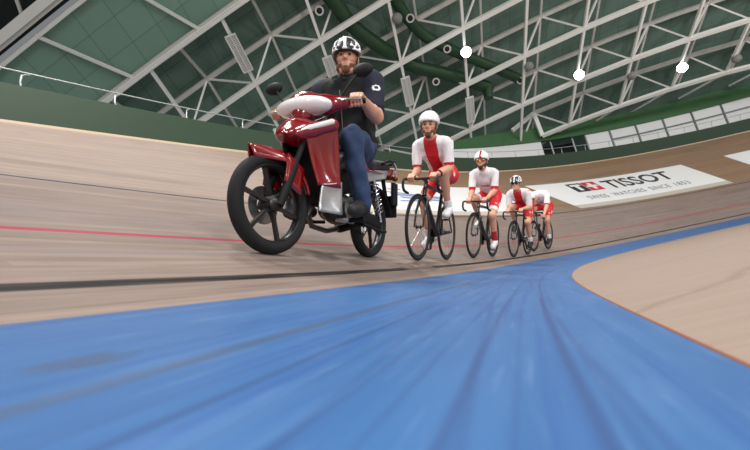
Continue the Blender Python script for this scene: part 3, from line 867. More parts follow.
def helmet(o, P, R, style):
    """style: smooth, striped, vented"""
    tl = math.radians(17 if style == 'vented' else 4); f0, l, u0 = R[:, 0], R[:, 1], R[:, 2]; P_, o0 = P, P(0, 0, 0)
    f = f0 * math.cos(tl) - u0 * math.sin(tl); u = u0 * math.cos(tl) + f0 * math.sin(tl); R = np.stack([f, l, u], 1)
    up_ = .002 if style == 'vented' else 0.0
    P = lambda x, y, z: o0 + f * x + l * y + u * (z + up_)
    c = P(-.012, 0, .050)
    S = Solid(.01)
    S.ell(c, (.134, .107, .108), R)
    if style != 'vented': S.ell(P(-.03, 0, .052), (.135, .107, .104), R, .02)
    S.plane(P(.075, 0, .055 if style == 'vented' else .045), -u * .96 + f * .25); S.plane(P(-.03, 0, .012), -u * .97 - f * .10)
    if style == 'vented':
        def sf(ph, th):
            ph, th = math.radians(ph), math.radians(th)
            return c + f * (.134 * math.cos(th) * math.cos(ph)) + l * (.107 * math.cos(th) * math.sin(ph)) + u * (.108 * math.sin(th))
        for y in (-1, 1):
            for (p0, t0, p1, t1, r) in ((15, 24, 32, 66, .0165), (44, 30, 68, 62, .0165), (76, 26, 96, 54, .014), (14, 12, 38, 15, .010), (52, 14, 78, 16, .009),
                                        (122, 22, 118, 60, .014), (160, 18, 152, 62, .014)):
                q = [sf(y * (p0 + (p1 - p0) * w_), t0 + (t1 - t0) * w_) for w_ in (0, .33, .67, 1)]
                for a_, b_ in zip(q[:-1], q[1:]): S.cut(a_, b_, r)
        inner = Solid(.01); inner.ell(c, (.126, .099, .100), R); inner.plane(P(.08, 0, .048), -u * .96 + f * .25); inner.plane(P(-.03, 0, .016), -u * .97 - f * .1)
        solid_obj('helmet_liner', inner, .006, M_BLACK, o)
    mats = [HELM_W, HELM_R, M_BLACK]
    def cl(p):
        q = (p - c) @ R; rad = np.sqrt(((q / np.array([.134, .107, .108])) ** 2).sum(1))
        if style == 'striped': return ((abs(q[:, 1]) < .016) & (q[:, 2] > .0)).astype(int)
        if style == 'vented_red': return np.zeros(len(p), int)
        if style == 'vented':
            r = ((q[:, 2] < -.006) & (o.get('helmet_trim', 0) == 1)).astype(int)
            r[(rad < .945) & (q[:, 2] > .004)] = 2
            if o.get('helmet_trim', 0) == 1: r[(rad < .93) & (q[:, 2] <= .03)] = 1
            return r
        return np.zeros(len(p), int)
    h = solid_obj('helmet', S, .005, mats, o, cl)
    S = Solid(.003); P = P_
    for y in (-1, 1):
        S.cap(P(.03, y * .088, .03), P(.018, y * .072, -.055), .005).cap(P(-.05, y * .085, .02), P(.018, y * .072, -.055), .005)
        S.cap(P(.018, y * .072, -.055), P(.045, y * .02, -.128), .005)
    S.cap(P(.045, -.02, -.128), P(.045, .02, -.128), .005)
    solid_obj('chin_strap', S, .004, M_STRAP, o)
    return h
def add_hand(S, G, b, w, n, wrist, barR=.014, sc=1.0):
    """hand closed on a bar. G grip centre, b along the bar away from the thumb, w wrist to knuckles, n out of the back of the hand"""
    b, n = unit(b), unit(n); n = unit(n - b * (n @ b)); w0 = np.cross(b, n); w = w0 if w0 @ w > 0 else -w0
    for kf, (o, rf, lf) in enumerate(((-.030, .0092, 1.0), (-.010, .0097, 1.08), (.010, .0094, 1.0), (.029, .0082, .86))):
        rr = barR + rf * 1.18 + .002
        c = G + b * o * sc
        pt = lambda a, r: c + (w * math.cos(math.radians(a)) + n * math.sin(math.radians(a))) * r
        mcp = pt(112, rr + .020); pip = pt(28, rr + .012 * lf); dip = pt(-48, rr + .004); tip = pt(-118, rr + .001)
        S.chain([mcp, pip, dip, tip], [rf * 1.12, rf, rf * .92, rf * .85], .004)
        S.cap(wrist + b * o * .55, mcp, .015, .0125, k=.012)
    c = G - b * .046
    m0 = wrist - b * .022; m1 = G - b * .050 + n * .012 - w * .026; m2 = c + (-n * .8 - w * .3) * (barR + .0135); m3 = G - b * .036 + (-n * .9 + w * .45) * (barR + .0135)
    S.chain([m0, m1, m2, m3], [.016, .0145, .0115, .0095], .008)
    return wrist
def limb_arm(S, sh, el, wr, k=.02, g=1.0):
    S.cap(sh, el, .052 * g, .041 * g, k=k)
    S.cap(sh + (el - sh) * .25, sh + (el - sh) * .7, .048 * g, .043 * g, k=k)
    S.cap(el, el + (wr - el) * .35, .041 * g, .041 * g, k=k).cap(el + (wr - el) * .3, wr, .040 * g, .026 * g, k=k)
def limb_leg(S, hp, kn, an, k=.025, g=1.0, back=None):
    S.cap(hp, kn, .088 * g, .056 * g, k=k)
    S.cap(hp + (kn - hp) * .3, hp + (kn - hp) * .75, .080 * g, .064 * g, k=k)
    d = an - kn; bk = back if back is not None else V3(-1, 0, 0); bk = unit(bk - unit(d) * (bk @ unit(d)))
    S.cap(kn, an, .052 * g, .033 * g, k=k)
    S.cap(kn + d * .18 + bk * .018, kn + d * .45 + bk * .014, .046 * g, .044 * g, k=k)
    S.cap(kn + d * .05 - bk * .008, kn - d * .02 - bk * .008, .05 * g, k=k)
def add_torso(S, Pc, Sc, l, shw, k=.05, g=0.0, belly=0.0, bend=0.03):
    a = unit(Sc - Pc); n = np.cross(a, l); n = n if n[2] > 0 or n[0] < 0 else -n   # n points to the back
    if n @ V3(-1, 0, .6) < 0: n = -n
    R = np.stack([n, l, a], 1); L = np.linalg.norm(Sc - Pc)
    at = lambda t, o=0.0: Pc + a * L * t + n * (o + bend * math.sin(math.pi * min(max(t, 0), 1)))
    S.ell(at(0.02), (.105 + g, .160 + g, .125 + g), R, k)
    S.ell(at(.36, -.008 - belly * .4), (.102 + g + belly, .140 + g + belly * .5, .17), R, k)
    S.ell(at(.70, -.005), (.118 + g, .165 + g, .18), R, k)
    S.cap(at(.93) - l * (shw - .035), at(.93) + l * (shw - .035), .060 + g, k=k)
    for y in (-1, 1): S.cap(at(1.06, -.01), at(.95) + l * y * (shw - .07), .050 + g, .055 + g, k=k)
    for y in (-1, 1): S.ell(at(.76, -.055) + l * y * .075, (.05 + g, .078 + g, .075), R, k)
    return at, R
def foot(S, an, toe, up, g=0.0, k=.015):
    """shoe from the ankle joint to the toe tip"""
    f = unit(toe - an - up * ((toe - an) @ up)); heel = an - f * .055 - up * .055; ball = toe - f * .07; l = np.cross(up, f)
    S.cap(an + up * .03, an - up * .02, .042 + g, .042 + g, k=k)
    S.cap(heel, an - up * .03, .034 + g, .042 + g, k=k)
    S.cap(an - up * .035 + f * .02, ball, .040 + g, .038 + g, sq=None, k=k)
    S.cap(ball, toe - f * .03, .038 + g, .029 + g, k=k)
    return heel, ball
def fold(seed, amp, fr):
    r = np.random.default_rng(seed); ks = r.normal(size=(5, 3)) * fr; ph = r.uniform(0, 6, 5)
    return lambda X, Y, Z: amp * sum(np.sin(X * k[0] + Y * k[1] + Z * k[2] + p) for k, p in zip(ks, ph)) / 2

# ------------------------------------------------------------------ vehicles stand on the boards, leaning into the bend
def stand(s_rear, s_front, w_rear, w_front, lean, z_up=0.0):
    r, f = track(s_rear, w_rear), track(s_front, w_front)
    x = (f - r).normalized(); up = Vector((0, 0, 1)); left = up.cross(x).normalized(); up = x.cross(left)
    q = math.radians(lean); up2 = up * math.cos(q) + left * math.sin(q); left2 = up2.cross(x)
    M = Matrix((x, left2, up2)).transposed().to_4x4(); M.translation = r + up2 * z_up
    return M, (f - r).length
# ------------------------------------------------------------------ track bicycle
M_CARBON = mat('black_carbon_frame', rgb(12, 12, 13), 0.3, coat=.3); M_TYRE = mat('black_tyre', rgb(15, 15, 16), 0.85, bump=.2, bscale=80)
M_RIM = mat('black_rim', rgb(30, 30, 32), 0.35); M_SPOKE = mat('steel_spoke', rgb(150, 150, 152), 0.3, .8); M_ALU = mat('polished_alloy', rgb(190, 190, 192), 0.25, .9)
M_TAPE = mat('black_bar_tape', rgb(24, 24, 25), 0.8, bump=.3, bscale=120); M_CHAIN = mat('dark_chain', rgb(70, 68, 64), 0.4, .7)
WR = 0.335
def wheel_parts(parent, cx, hubw, name):
    e = None
    b = MB(); n = 14
    prof = [(WR - .012 + .012 * math.cos(2 * math.pi * k / n), .012 * math.sin(2 * math.pi * k / n)) for k in range(n)]
    b.lathe(prof, (cx, 0, WR), (0, 1, 0), 72, closed=True); ty = b.build('tyre', M_TYRE, parent)
    b = MB(); b.lathe([(WR - .022, -.010), (WR - .022, .010), (WR - .034, .011), (WR - .056, .004), (WR - .056, -.004), (WR - .034, -.011)], (cx, 0, WR), (0, 1, 0), 72, closed=True)
    b.build('rim', M_RIM, ty)
    b = MB()
    for k in range(24):
        a = 2 * math.pi * k / 24; sd = 1 if k % 2 else -1; a2 = a + (0.25 if (k // 2) % 2 else -0.25)
        b.tube([(cx + .02 * math.cos(a2), sd * hubw * .45, WR + .02 * math.sin(a2)), (cx + (WR - .05) * math.cos(a), 0, WR + (WR - .05) * math.sin(a))], .0013, 5)
    b.build('spokes', M_SPOKE, ty)
    b = MB(); b.lathe([(.001, -hubw * .62), (.012, -hubw * .62), (.012, -hubw * .5), (.024, -hubw * .45), (.014, -hubw * .35), (.014, hubw * .35), (.024, hubw * .45), (.012, hubw * .5), (.012, hubw * .62), (.001, hubw * .62)], (cx, 0, WR), (0, 1, 0), 20)
    b.build('hub', M_BLACK, ty)
    return ty
BBX, BBZ, CRK = 0.395, 0.283, 0.168
def make_bike(M, L, label, crank_deg, rim_red=False):
    e = empty('track_bicycle'); e.matrix_world = M; tag(e, label, 'bicycle', 'track bicycles')
    wheel_parts(e, 0.0, .06, 'rear'); wheel_parts(e, L, .05, 'front')
    b = MB()
    ht, hb_ = Vector((L - .185, 0, .800)), Vector((L - .135, 0, .665)); st = Vector((.225, 0, .775)); bb = Vector((BBX, 0, BBZ))
    b.tube([hb_, hb_.lerp(bb, .5), bb], [.030, .030, .034], 12); b.tube([ht - Vector((0, 0, .02)), st.lerp(ht, .4), st], [.022, .019, .017], 12)
    b.tube([bb, st], [.024, .019], 12); b.tube([hb_, ht], [.024, .022], 12)
    for y in (-1, 1):
        b.tube([bb + Vector((-.02, y * .022, 0)), Vector((.12, y * .045, .315)), Vector((0, y * .058, WR))], [.015, .012, .010], 8)
        b.tube([st + Vector((0.03, y * .012, -.09)), Vector((.10, y * .045, .55)), Vector((0, y * .058, WR))], [.010, .009, .009], 8)
    b.lathe([(.001, -.04), (.024, -.04), (.024, .04), (.001, .04)], bb, (0, 1, 0), 16)
    b.build('frame', M_CARBON, e)
    b = MB()
    for y in (-1, 1):
        b.tube([hb_ + Vector((.006, y * .018, -.012)), hb_ + Vector((.012, y * .045, -.05)), Vector((L - .045, y * .048, .50)), Vector((L, y * .046, WR))], [.016, .017, .013, .009], 10)
    b.tube([hb_ + Vector((0.005, -.03, -.02)), hb_ + Vector((.005, .03, -.02))], .018, 10)
    b.build('fork', M_CARBON, e)
    b = MB(); b.tube([ht, ht + Vector((-.012, 0, .035))], .019, 10); b.tube([ht + Vector((-.010, 0, .028)), Vector((L - .085, 0, .838))], [.019, .016], 10); b.build('stem', M_CARBON, e)
    b = MB(); bx, bz = L - .085, .840; pts = []
    def half(y):
        return [(bx, 0, bz), (bx, y * .10, bz), (bx + .004, y * .150, bz), (bx + .025, y * .174, bz), (bx + .06, y * .181, bz - .006), (bx + .082, y * .184, bz - .035),
                (bx + .078, y * .186, bz - .085), (bx + .045, y * .187, bz - .122), (bx - .01, y * .187, bz - .132), (bx - .06, y * .187, bz - .134)]
    pts = half(-1)[::-1] + half(1)[1:]; b.tube(pts, [.0145] * 7 + [.0135] * 5 + [.0145] * 7, 10); b.build('handlebar', M_TAPE, e)
    b = MB(); b.tube([st + Vector((.01, 0, -.03)), Vector((.195, 0, .885))], .0145, 10); b.build('seatpost', M_CARBON, e)
    S = Solid(.03); S.cap((.315, 0, .902), (.20, 0, .905), .016, .022, ((0, 0, 1), .8)).cap((.20, 0, .905), (.085, -.045, .912), .022, .028, ((0, 0, 1), .6)).cap((.20, 0, .905), (.085, .045, .912), .022, .028, ((0, 0, 1), .6))
    solid_obj('saddle', S, .006, M_BLACK, e)
    b = MB(); ca = math.radians(crank_deg)
    b.lathe([(.001, -.052), (.094, -.052), (.094, -.047), (.078, -.047), (.070, -.049), (.001, -.049)], bb, (0, 1, 0), 40)
    for k in range(5):
        a = ca + k * 2 * math.pi / 5; b.bar(bb + Vector((0, -.05, 0)), bb + Vector((.085 * math.cos(a), -.05, .085 * math.sin(a))), .012, .012, up=(0, 1, 0))
    b.build('chainring', M_BLACK, e)
    for sd, nm in ((-1, 0), (1, math.pi)):          # right crank at crank_deg, left opposite
        a = ca + nm; tip = bb + Vector((CRK * math.cos(a), sd * .075, CRK * math.sin(a)))
        b = MB(); b.tube([bb + Vector((0, sd * .055, 0)), tip], [.017, .013], 10); c_ = b.build('crank_arm', M_CARBON, e)
        b = MB(); b.box(tip + Vector((0, sd * .045, 0)), (.075, .06, .018)); b.build('pedal', M_BLACK, c_, bevel=.004)
    b = MB(); up_, dn_ = [], []
    loop = [(BBX + .09 * math.cos(t), -.05, BBZ + .09 * math.sin(t)) for t in linspace(-1.75, 1.65, 16)] + [(.032 * math.cos(t), -.05, WR + .032 * math.sin(t)) for t in linspace(1.65, 4.55, 10)]
    b.tube(loop, .0045, 6, closed=True); b.build('chain', M_CHAIN, e)
    b = MB(); b.lathe([(.001, -.053), (.032, -.053), (.032, -.047), (.001, -.047)], (0, 0, WR), (0, 1, 0), 20); b.build('sprocket', M_ALU, e)
    return e, (bx, bz)

# ------------------------------------------------------------------ cyclists
def make_cyclist(M, bar, label, crank_deg, hip, shoulder, head, look, res=.0075, drops=False, helm='smooth', glasses=None, beard=None, socks=None, shoes=None,
                 brow=True, watch=False, panel=True, cuff=True, skin=None, head_up=None, flare=.15, hem=False, slv=.82):
    l = V3(0, 1, 0); P0 = V3(hip[0], 0, hip[1]); S0_ = V3(shoulder[0], 0, shoulder[1]); shw = .175
    B = Solid(.02)
    at, R = add_torso(B, P0, S0_, l, shw)
    hc = V3(*head); f = unit(V3(*look)); up0 = V3(*(head_up or (0.0, 0, 1.0)))
    hP, hR = add_head(B, hc, f, up0, at(.98, .0) + V3(-.01, 0, .02)); B.cap(at(.95), hc - V3(.035, 0, .09), .058, .05)
    sad = [((.315, 0, .902), (.20, 0, .905), .032, .038, ((0, 0, 1), .85)), ((.20, 0, .903), (.085, -.045, .910), .040, .046, ((0, 0, 1), .75)), ((.20, 0, .903), (.085, .045, .910), .040, .046, ((0, 0, 1), .75)), ((.20, 0, .93), (.20, 0, .80), .024, .024, None)]
    ca = math.radians(crank_deg); bb = V3(BBX, 0, BBZ); arms = []; legs = []
    bx, bz = bar
    for y in (-1, 1):
        sh = S0_ + l * y * shw - V3(.005, 0, .015)
        if drops:
            G = V3(bx + .070, y * .186, bz - .080); bdir = V3(.1, 0, -1); w = V3(.95, -y * .1, .1); nrm_ = V3(-.05, y * 1.0, 0.15)
            wr = G + V3(-.075, y * .015, .035)
        else:
            G = V3(bx + .004, y * .122, bz); bdir = V3(0.03, y, 0); w = V3(.9, 0, -.25); nrm_ = V3(.25, 0, 1)
            wr = G + V3(-.066, y * .012, .048)
        el, wr = ik(sh, wr, .285, .265, V3(-.7, y * flare, -.45))
        limb_arm(B, sh, el, wr)
        add_hand(B, G, bdir, w, nrm_, wr, .0145)
        arms.append((sh, el, wr, y))
        a = ca + (0 if y < 0 else math.pi)
        ped = bb + V3(CRK * math.cos(a), y * .128, CRK * math.sin(a))
        hp = P0 + V3(.01, y * .085, -.02)
        fd = unit(V3(1, y * .06, -.22)); fu = unit(V3(.22, 0, 1)); an = ped - fd * .105 + fu * .124
        kn, an = ik(hp, an, .445, .435, V3(1, y * .10, .25))
        limb_leg(B, hp, kn, an); toe = an + fd * .185 - fu * .06
        foot(B, an, toe, fu, -.006)
        legs.append((hp, kn, an, toe, fu, y))
    for q in sad: B.cut(*q)
    body = solid_obj('person', B, res, skin or SKIN)
    body.matrix_world = M; tag(body, label, 'person', 'riders in red and white')
    if helm == 'vented_trim': body['helmet_trim'] = 1
    # jersey
    J = Solid(.03); atj, Rj = add_torso(J, P0, S0_, l, shw, g=.010)
    J.cap(at(.98), at(.98) + unit(hc - at(.98)) * .05, .07, k=.03)
    for sh, el, wr, y in arms:
        e_ = sh + (el - sh) * slv
        J.cap(sh + (el - sh) * .06, e_, .060, .056, k=.03)
    n_ = Rj[:, 0]; ax_ = Rj[:, 2]; L = np.linalg.norm(S0_ - P0)
    J.plane(P0 - ax_ * .02, -ax_); J.fold = fold(3, .0022, 38)
    for sh, el, wr, y in arms: J.plane(sh + (el - sh) * .84, el - sh) if False else None
    def cj(p):
        r = np.zeros(len(p), int); q = (p - P0) @ Rj
        if panel:
            wdt = .062 + .010 * (q[:, 2] / L)
            r[(np.abs(q[:, 1]) < wdt) & (q[:, 0] < .0) & (q[:, 2] > .02)] = 1
        else:
            r[(np.abs(q[:, 1]) < .07) & (q[:, 0] < .0) & (np.abs(q[:, 2] - .30) < .016)] = 1
        for sh, el, wr, y in arms:
            d = el - sh; t = ((p - sh) @ d) / (d @ d); ds = np.linalg.norm(p - sh - t[:, None] * d, axis=1)
            if cuff: r[(t > slv + (.02 if cuff != 2 else -.06)) & (ds < .085)] = 1
        return r
    for q in sad: J.cut(*q)
    solid_obj('jersey', J, res, [JWHITE, JRED], body, cj)
    if False: pass
    # shorts
    T = Solid(.03)
    add = lambda: None
    T.ell(P0 + ax_ * .02, (.118, .172, .125), Rj, .04); T.ell(P0 + ax_ * .09 + n_ * .01, (.108, .152, .11), Rj, .04)
    for hp, kn, an, toe, fu, y in legs:
        T.cap(hp, hp + (kn - hp) * .74, .098, .073, k=.03)
    for q in sad: T.cut(*q)
    T.fold = fold(5, .0018, 40)
    def cs(p):
        r = np.zeros(len(p), int)
        for hp, kn, an, toe, fu, y in legs:
            d = kn - hp; t = ((p - hp) @ d) / (d @ d); q = p - hp - t[:, None] * d
            if hem: r[t > .66] = 1
            r[(t > .38) & (t < .56) & (q[:, 1] * y > .060) & (np.abs(q @ unit(np.cross(d, V3(0, 1, 0)))) < .02)] = 1
        return r
    solid_obj('shorts', T, res, [SRED, JWHITE], body, cs)
    for hp, kn, an, toe, fu, y in legs:
        F = Solid(.012); foot(F, an, toe, fu, .004)
        F.plane(an + fu * .012, fu)
        solid_obj('shoe', F, .006, shoes or M_SHOE, body)
        K = Solid(.012); d = an - kn; K.cap(kn + d * (.80 if socks is not M_SOCK_R else .62), an, .043, .041)
        solid_obj('sock', K, .007, socks or M_SOCK, body)
    if watch:
        sh, el, wr, y = arms[1]; d = unit(wr - el); b = MB(); c = wr - d * .035
        b.lathe([(.033, -.014), (.037, -.012), (.037, .012), (.033, .014)], c, d, 24, closed=True); b.build('wristwatch', M_BLACK, body)
    face_parts(body, hP, hR, beard, glasses, brow)
    helmet(body, hP, hR, 'vented' if helm.startswith('vented') else helm)
    return body
LEAN = 15.0
riders = []
M1, L1 = stand(4.78, 3.85, .37, .385, LEAN + 0.6)
M2, L2 = stand(6.88, 5.95, .35, .365, LEAN + 1.5)
M3, L3 = stand(8.70, 7.76, .26, .235, LEAN)
M4, L4 = stand(10.30, 9.35, .36, .35, LEAN)
e, bar = make_bike(M1, L1, 'black track bicycle under the bearded cyclist right behind the red scooter', -100)
make_cyclist(M1, bar, 'bearded cyclist in plain white helmet riding right behind the red scooter', -100, (.175, 1.00), (.60, 1.285), (.735, .01, 1.425), (1, .20, -.20),
             helm='smooth', beard=BEARD, watch=True, slv=.74, res=.007)
e, bar = make_bike(M2, L2, 'black track bicycle under the cyclist wearing orange goggles', 88)
make_cyclist(M2, bar, 'cyclist in orange goggles and white helmet with red stripe', 88, (.185, 1.00), (.56, 1.325), (.69, .0, 1.47), (1, .16, -.12),
             helm='striped', glasses=LENS_O, beard=BEARD_D, panel=False, cuff=2, hem=True, socks=M_SOCK_R, res=.0085)
e, bar = make_bike(M3, L3, 'black track bicycle under the cyclist in vented black and white helmet', 70)
make_cyclist(M3, bar, 'crouching cyclist in dark glasses and vented black and white helmet', 70, (.17, 1.00), (.61, 1.215), (.745, 0, 1.365), (1, .0, -.10),
             helm='vented', glasses=LENS_D, cuff=False, shoes=M_SHOE_B, res=.009)
e, bar = make_bike(M4, L4, 'black track bicycle of the last cyclist in the line', 90)
make_cyclist(M4, bar, 'last cyclist in the line, mostly hidden behind the one in dark glasses', 90, (.15, 1.02), (.58, 1.26), (.78, -.12, 1.15), (1, 0, -.45), panel=False,
             helm='smooth', drops=True, shoes=M_SHOE_B, res=.010, head_up=(.35, 0, 1))
# ------------------------------------------------------------------ the red step-through scooter
M_RED_P = mat('red_gloss_paint', rgb(128, 10, 20), 0.2, coat=.8, spec=.5); M_SILV = mat('silver_plastic', rgb(176, 176, 178), 0.32, .5); M_CHROME = mat('chrome', rgb(214, 214, 214), 0.1, 1.0)
M_LENS = mat('clear_lamp_lens', rgb(238, 236, 234), 0.06, coat=1.0, spec=.9); M_ENG = mat('dark_engine_metal', rgb(58, 56, 54), 0.4, .6, bump=.2, bscale=40)
M_MATT = mat('matt_black_plastic', rgb(12, 12, 13), 0.65, spec=.3); M_SEAT = mat('black_vinyl_seat', rgb(22, 22, 23), 0.45, bump=.1, bscale=90); M_DISC2 = mat('steel_brake_disc', rgb(150, 150, 152), 0.3, .9)
M_TAIL = mat('red_tail_lens', rgb(150, 16, 22), 0.15, coat=.6); M_AMB = mat('smoked_amber_lens', rgb(92, 48, 22), 0.2); M_MIR = mat('mirror_glass', rgb(200, 205, 210), 0.03, 1.0)
MM, LM = stand(2.955, 1.775, .50, .545, 14.0)
SCALE = LM / 1.22
MM = MM @ Matrix.Scale(SCALE, 4)
moto = empty('motor_scooter'); moto.matrix_world = MM
tag(moto, 'glossy dark red step-through motor scooter leading the line of cyclists', 'motor scooter')
TR = 0.275; FX = 1.22
rake = Vector((-.446, 0, .895)).normalized()
STEER = math.radians(-7)
PIV = Vector((FX - .04, 0, TR)) 
def st(p):
    """turns a point of the front end about the steering axis"""
    p = Vector(p); return Matrix.Rotation(STEER, 3, rake) @ (p - PIV) + PIV
def moto_wheel(cx, wid, parent, turn):
    f = st if turn else Vector
    b = MB(); n = 16; prof = [(TR - .032 + .034 * math.cos(2 * math.pi * k / n), wid * .5 * math.sin(2 * math.pi * k / n)) for k in range(n)]
    b.lathe(prof, (cx, 0, TR), (0, 1, 0), 72, closed=True); b.v = [tuple(f(p)) for p in b.v]; ty = b.build('tyre', M_TYRE, parent)
    b = MB(); b.lathe([(TR - .050, -.028), (TR - .050, .028), (TR - .066, .028), (TR - .072, .018), (TR - .072, -.018), (TR - .066, -.028)], (cx, 0, TR), (0, 1, 0), 64, closed=True)
    for k in range(6):
        a = 2 * math.pi * k / 6 + .3; d = Vector((math.cos(a), 0, math.sin(a))); t_ = Vector((-math.sin(a), 0, math.cos(a))); c = Vector((cx, 0, TR))
        P = []
        for r, w_, th in ((.03, .013, .020), (.10, .008, .012), (TR - .066, .011, .011)):
            P += [c + d * r + t_ * w_ + Vector((0, th, 0)), c + d * r - t_ * w_ + Vector((0, th, 0)), c + d * r - t_ * w_ - Vector((0, th, 0)), c + d * r + t_ * w_ - Vector((0, th, 0))]
        F = []
        for q in range(2):
            for z in range(4): F.append((q * 4 + z, q * 4 + (z + 1) % 4, q * 4 + 4 + (z + 1) % 4, q * 4 + 4 + z))
        b.add(P, F + [(0, 1, 2, 3), (8, 9, 10, 11)])
    b.v = [tuple(f(p)) for p in b.v]; b.build('rim', M_RIM, ty)
    b = MB(); b.lathe([(.001, -.07), (.022, -.07), (.03, -.05), (.045, -.04), (.045, .04), (.03, .05), (.022, .07), (.001, .07)], (cx, 0, TR), (0, 1, 0), 24)
    b.v = [tuple(f(p)) for p in b.v]; b.build('hub', M_ENG, ty)
    return ty
moto_wheel(0.0, .092, moto, False); fw_ = moto_wheel(FX, .080, moto, True)
b = MB(); b.lathe([(.050, -.056), (.108, -.056), (.108, -.060), (.050, -.060)], (FX, 0, TR), (0, 1, 0), 40, closed=True)
b.v = [tuple(st(p)) for p in b.v]; b.build('brake_disc', M_DISC2, fw_)
b = MB(); b.box((FX - .10, -.058, TR + .055), (.075, .05, .085)); b.v = [tuple(st(p)) for p in b.v]; b.build('brake_caliper', M_MATT, fw_, bevel=.008)
for y in (-1, 1):
    b = MB(); a0 = Vector((FX, y * .072, TR)); a1 = a0 + rake * .62
    b.tube([a0 - rake * .02, a0 + rake * .04, a0 + rake * .26, a0 + rake * .27, a1], [.022, .026, .024, .017, .017], 14); b.v = [tuple(st(p)) for p in b.v]
    b.build('fork_leg', M_MATT, moto)
# front mudguard with its forward tip
def fender(u, v):
    a = math.radians(70 + (162 - 70) * u); hw = (.022 + .062 * min(1, u * 3.2)) * (1 - .25 * max(0, u - .75) * 4 * .4)
    y = (v - .5) * 2; r = TR + .040 - .080 * abs(y) ** 2.6 + (.006 * max(0, .22 - u) / .22)
    p = Vector((FX + r * math.cos(a), y * hw, TR + r * math.sin(a)))
    if u < .22: p.x += (.22 - u) * .22
    return st(p)
b = MB(); b.grid(fender, linspace(0, 1, 26), linspace(0, 1, 13)); b.build('front_mudguard', M_RED_P, moto, solid=.006)
b = MB()
for y in (-1, 1): b.grid(lambda u, v: st((FX - .05 - .13 * u + .03 * v, y * (.080 + .004), TR + .285 - .07 * u - .16 * v)), linspace(0, 1, 5), linspace(0, 1, 5))
b.build('mudguard_stay', M_RED_P, moto, solid=.006)
# nose fairing
S = Solid(.04); S.ell((.985, 0, .748), (.120, .130, .085)); S.cap((1.02, 0, .730), (1.130, 0, .690), .070, .026)
for y in (-1, 1): S.cap((1.085, y * .05, .705), (.92, y * .195, .790), .038, .040)
S.plane((.86, 0, .7), (-1, 0, .1)); S.plane((1, 0, .655), (.25, 0, -1))
solid_obj('nose_fairing', S, .007, M_RED_P, moto)
for y in (-1, 1):
    S = Solid(.01); S.chain([(1.105, y * .066, .712), (1.050, y * .120, .742), (.955, y * .212, .796)], [.012, .016, .018])
    solid_obj('turn_signal', S, .006, M_LENS, moto)
# leg shields: front skin from the nose down to the footboard
def bil(c00, c01, c10, c11, bulge):
    c00, c01, c10, c11 = map(Vector, (c00, c01, c10, c11)); n = (c01 - c00).cross(c10 - c00).normalized()
    return lambda u, v: c00.lerp(c01, v).lerp(c10.lerp(c11, v), u) + n * bulge * math.sin(math.pi * u) ** .7 * math.sin(math.pi * v) ** .7
G7, G9 = linspace(0, 1, 9), linspace(0, 1, 11)
for y in (-1, 1):
    b = MB()
    b.grid(bil((1.045, y * .085, .70), (.91, y * .222, .815), (.950, y * .118, .42), (.800, y * .190, .42), .03 * y), G9, G7)
    b.build('leg_shield', M_RED_P, moto, solid=.012)
    b = MB(); b.grid(bil((.905, y * .218, .80), (.84, y * .12, .74), (.795, y * .185, .40), (.76, y * .11, .36), -.01 * y), G9, G7); b.build('inner_shield', M_MATT, moto, solid=.010)
    b = MB(); b.grid(bil((.925, y * .130, .43), (.795, y * .194, .46), (.945, y * .125, .265), (.775, y * .19, .255), .018 * y), G9, G7); b.build('lower_cover', M_SILV, moto, solid=.010)
b = MB(); b.grid(bil((.93, -.13, .72), (.93, .13, .72), (.80, -.12, .34), (.80, .12, .34), -.02), G9, G7); b.build('radiator_shroud', M_MATT, moto, solid=.01)
# handlebar cover, headlamp, grips
S = Solid(.04); S.ell((.905, 0, .935), (.120, .175, .075)); S.cap((.88, -.13, .945), (.84, -.235, .955), .058, .036).cap((.88, .13, .945), (.84, .235, .955), .058, .036); S.cap((.93, 0, .93), (.97, 0, .86), .09, .06)
hc_ = solid_obj('handlebar_cover', S, .007, M_RED_P, moto); 
S = Solid(.02); S.ell((.950, 0, .918), (.100, .200, .062)); S.plane((.90, 0, .92), (-1, 0, 0.2))
solid_obj('headlamp', S, .006, M_LENS, moto)
S = Solid(.02); S.ell((.86, 0, .985), (.06, .11, .03)); solid_obj('instrument_panel', S, .006, M_MATT, moto)
HBR = .016
gr = {}
for y in (-1, 1):
    a0, a1 = Vector((.845, y * .22, .955)), Vector((.800, y * .355, .962)); gr[y] = (a0, a1)
    b = MB(); b.tube([a0, a0.lerp(a1, .1), a0.lerp(a1, .12), a1], [.013, .013, HBR, HBR], 14); b.build('grip', M_MATT, moto)
    b = MB(); b.tube([a0 + Vector((.03, 0, 0)), a0.lerp(a1, .4) + Vector((.062, 0, -.005)), a1 + Vector((.055, 0, -.01))], [.008, .006, .007], 8); b.build('brake_lever', M_ALU, moto)
    b = MB(); m0 = Vector((.855, y * .20, .975)); m1 = Vector((.85, y * .275, 1.075)); m2 = Vector((.83, y * .315, 1.135)); b.tube([m0, m1, m2], .007, 8); ms = b.build('mirror_stalk', M_MATT, moto)
    S = Solid(.015); S.ell((.825, y * .345, 1.150), (.028, .070, .045)); solid_obj('mirror', S, .006, M_MATT, moto)
    b = MB(); b.lathe([(.001, 0), (.035, 0)], (.797, y * .345, 1.150), (1, 0, 0), 24); b.build('mirror_glass', M_MIR, moto)
S = Solid(.04); S.cap((.76, 0, .40), (.50, 0, .535), .085, .095).cap((.50, 0, .535), (.05, 0, .650), .095, .085)
solid_obj('frame_cover', S, .008, M_MATT, moto)
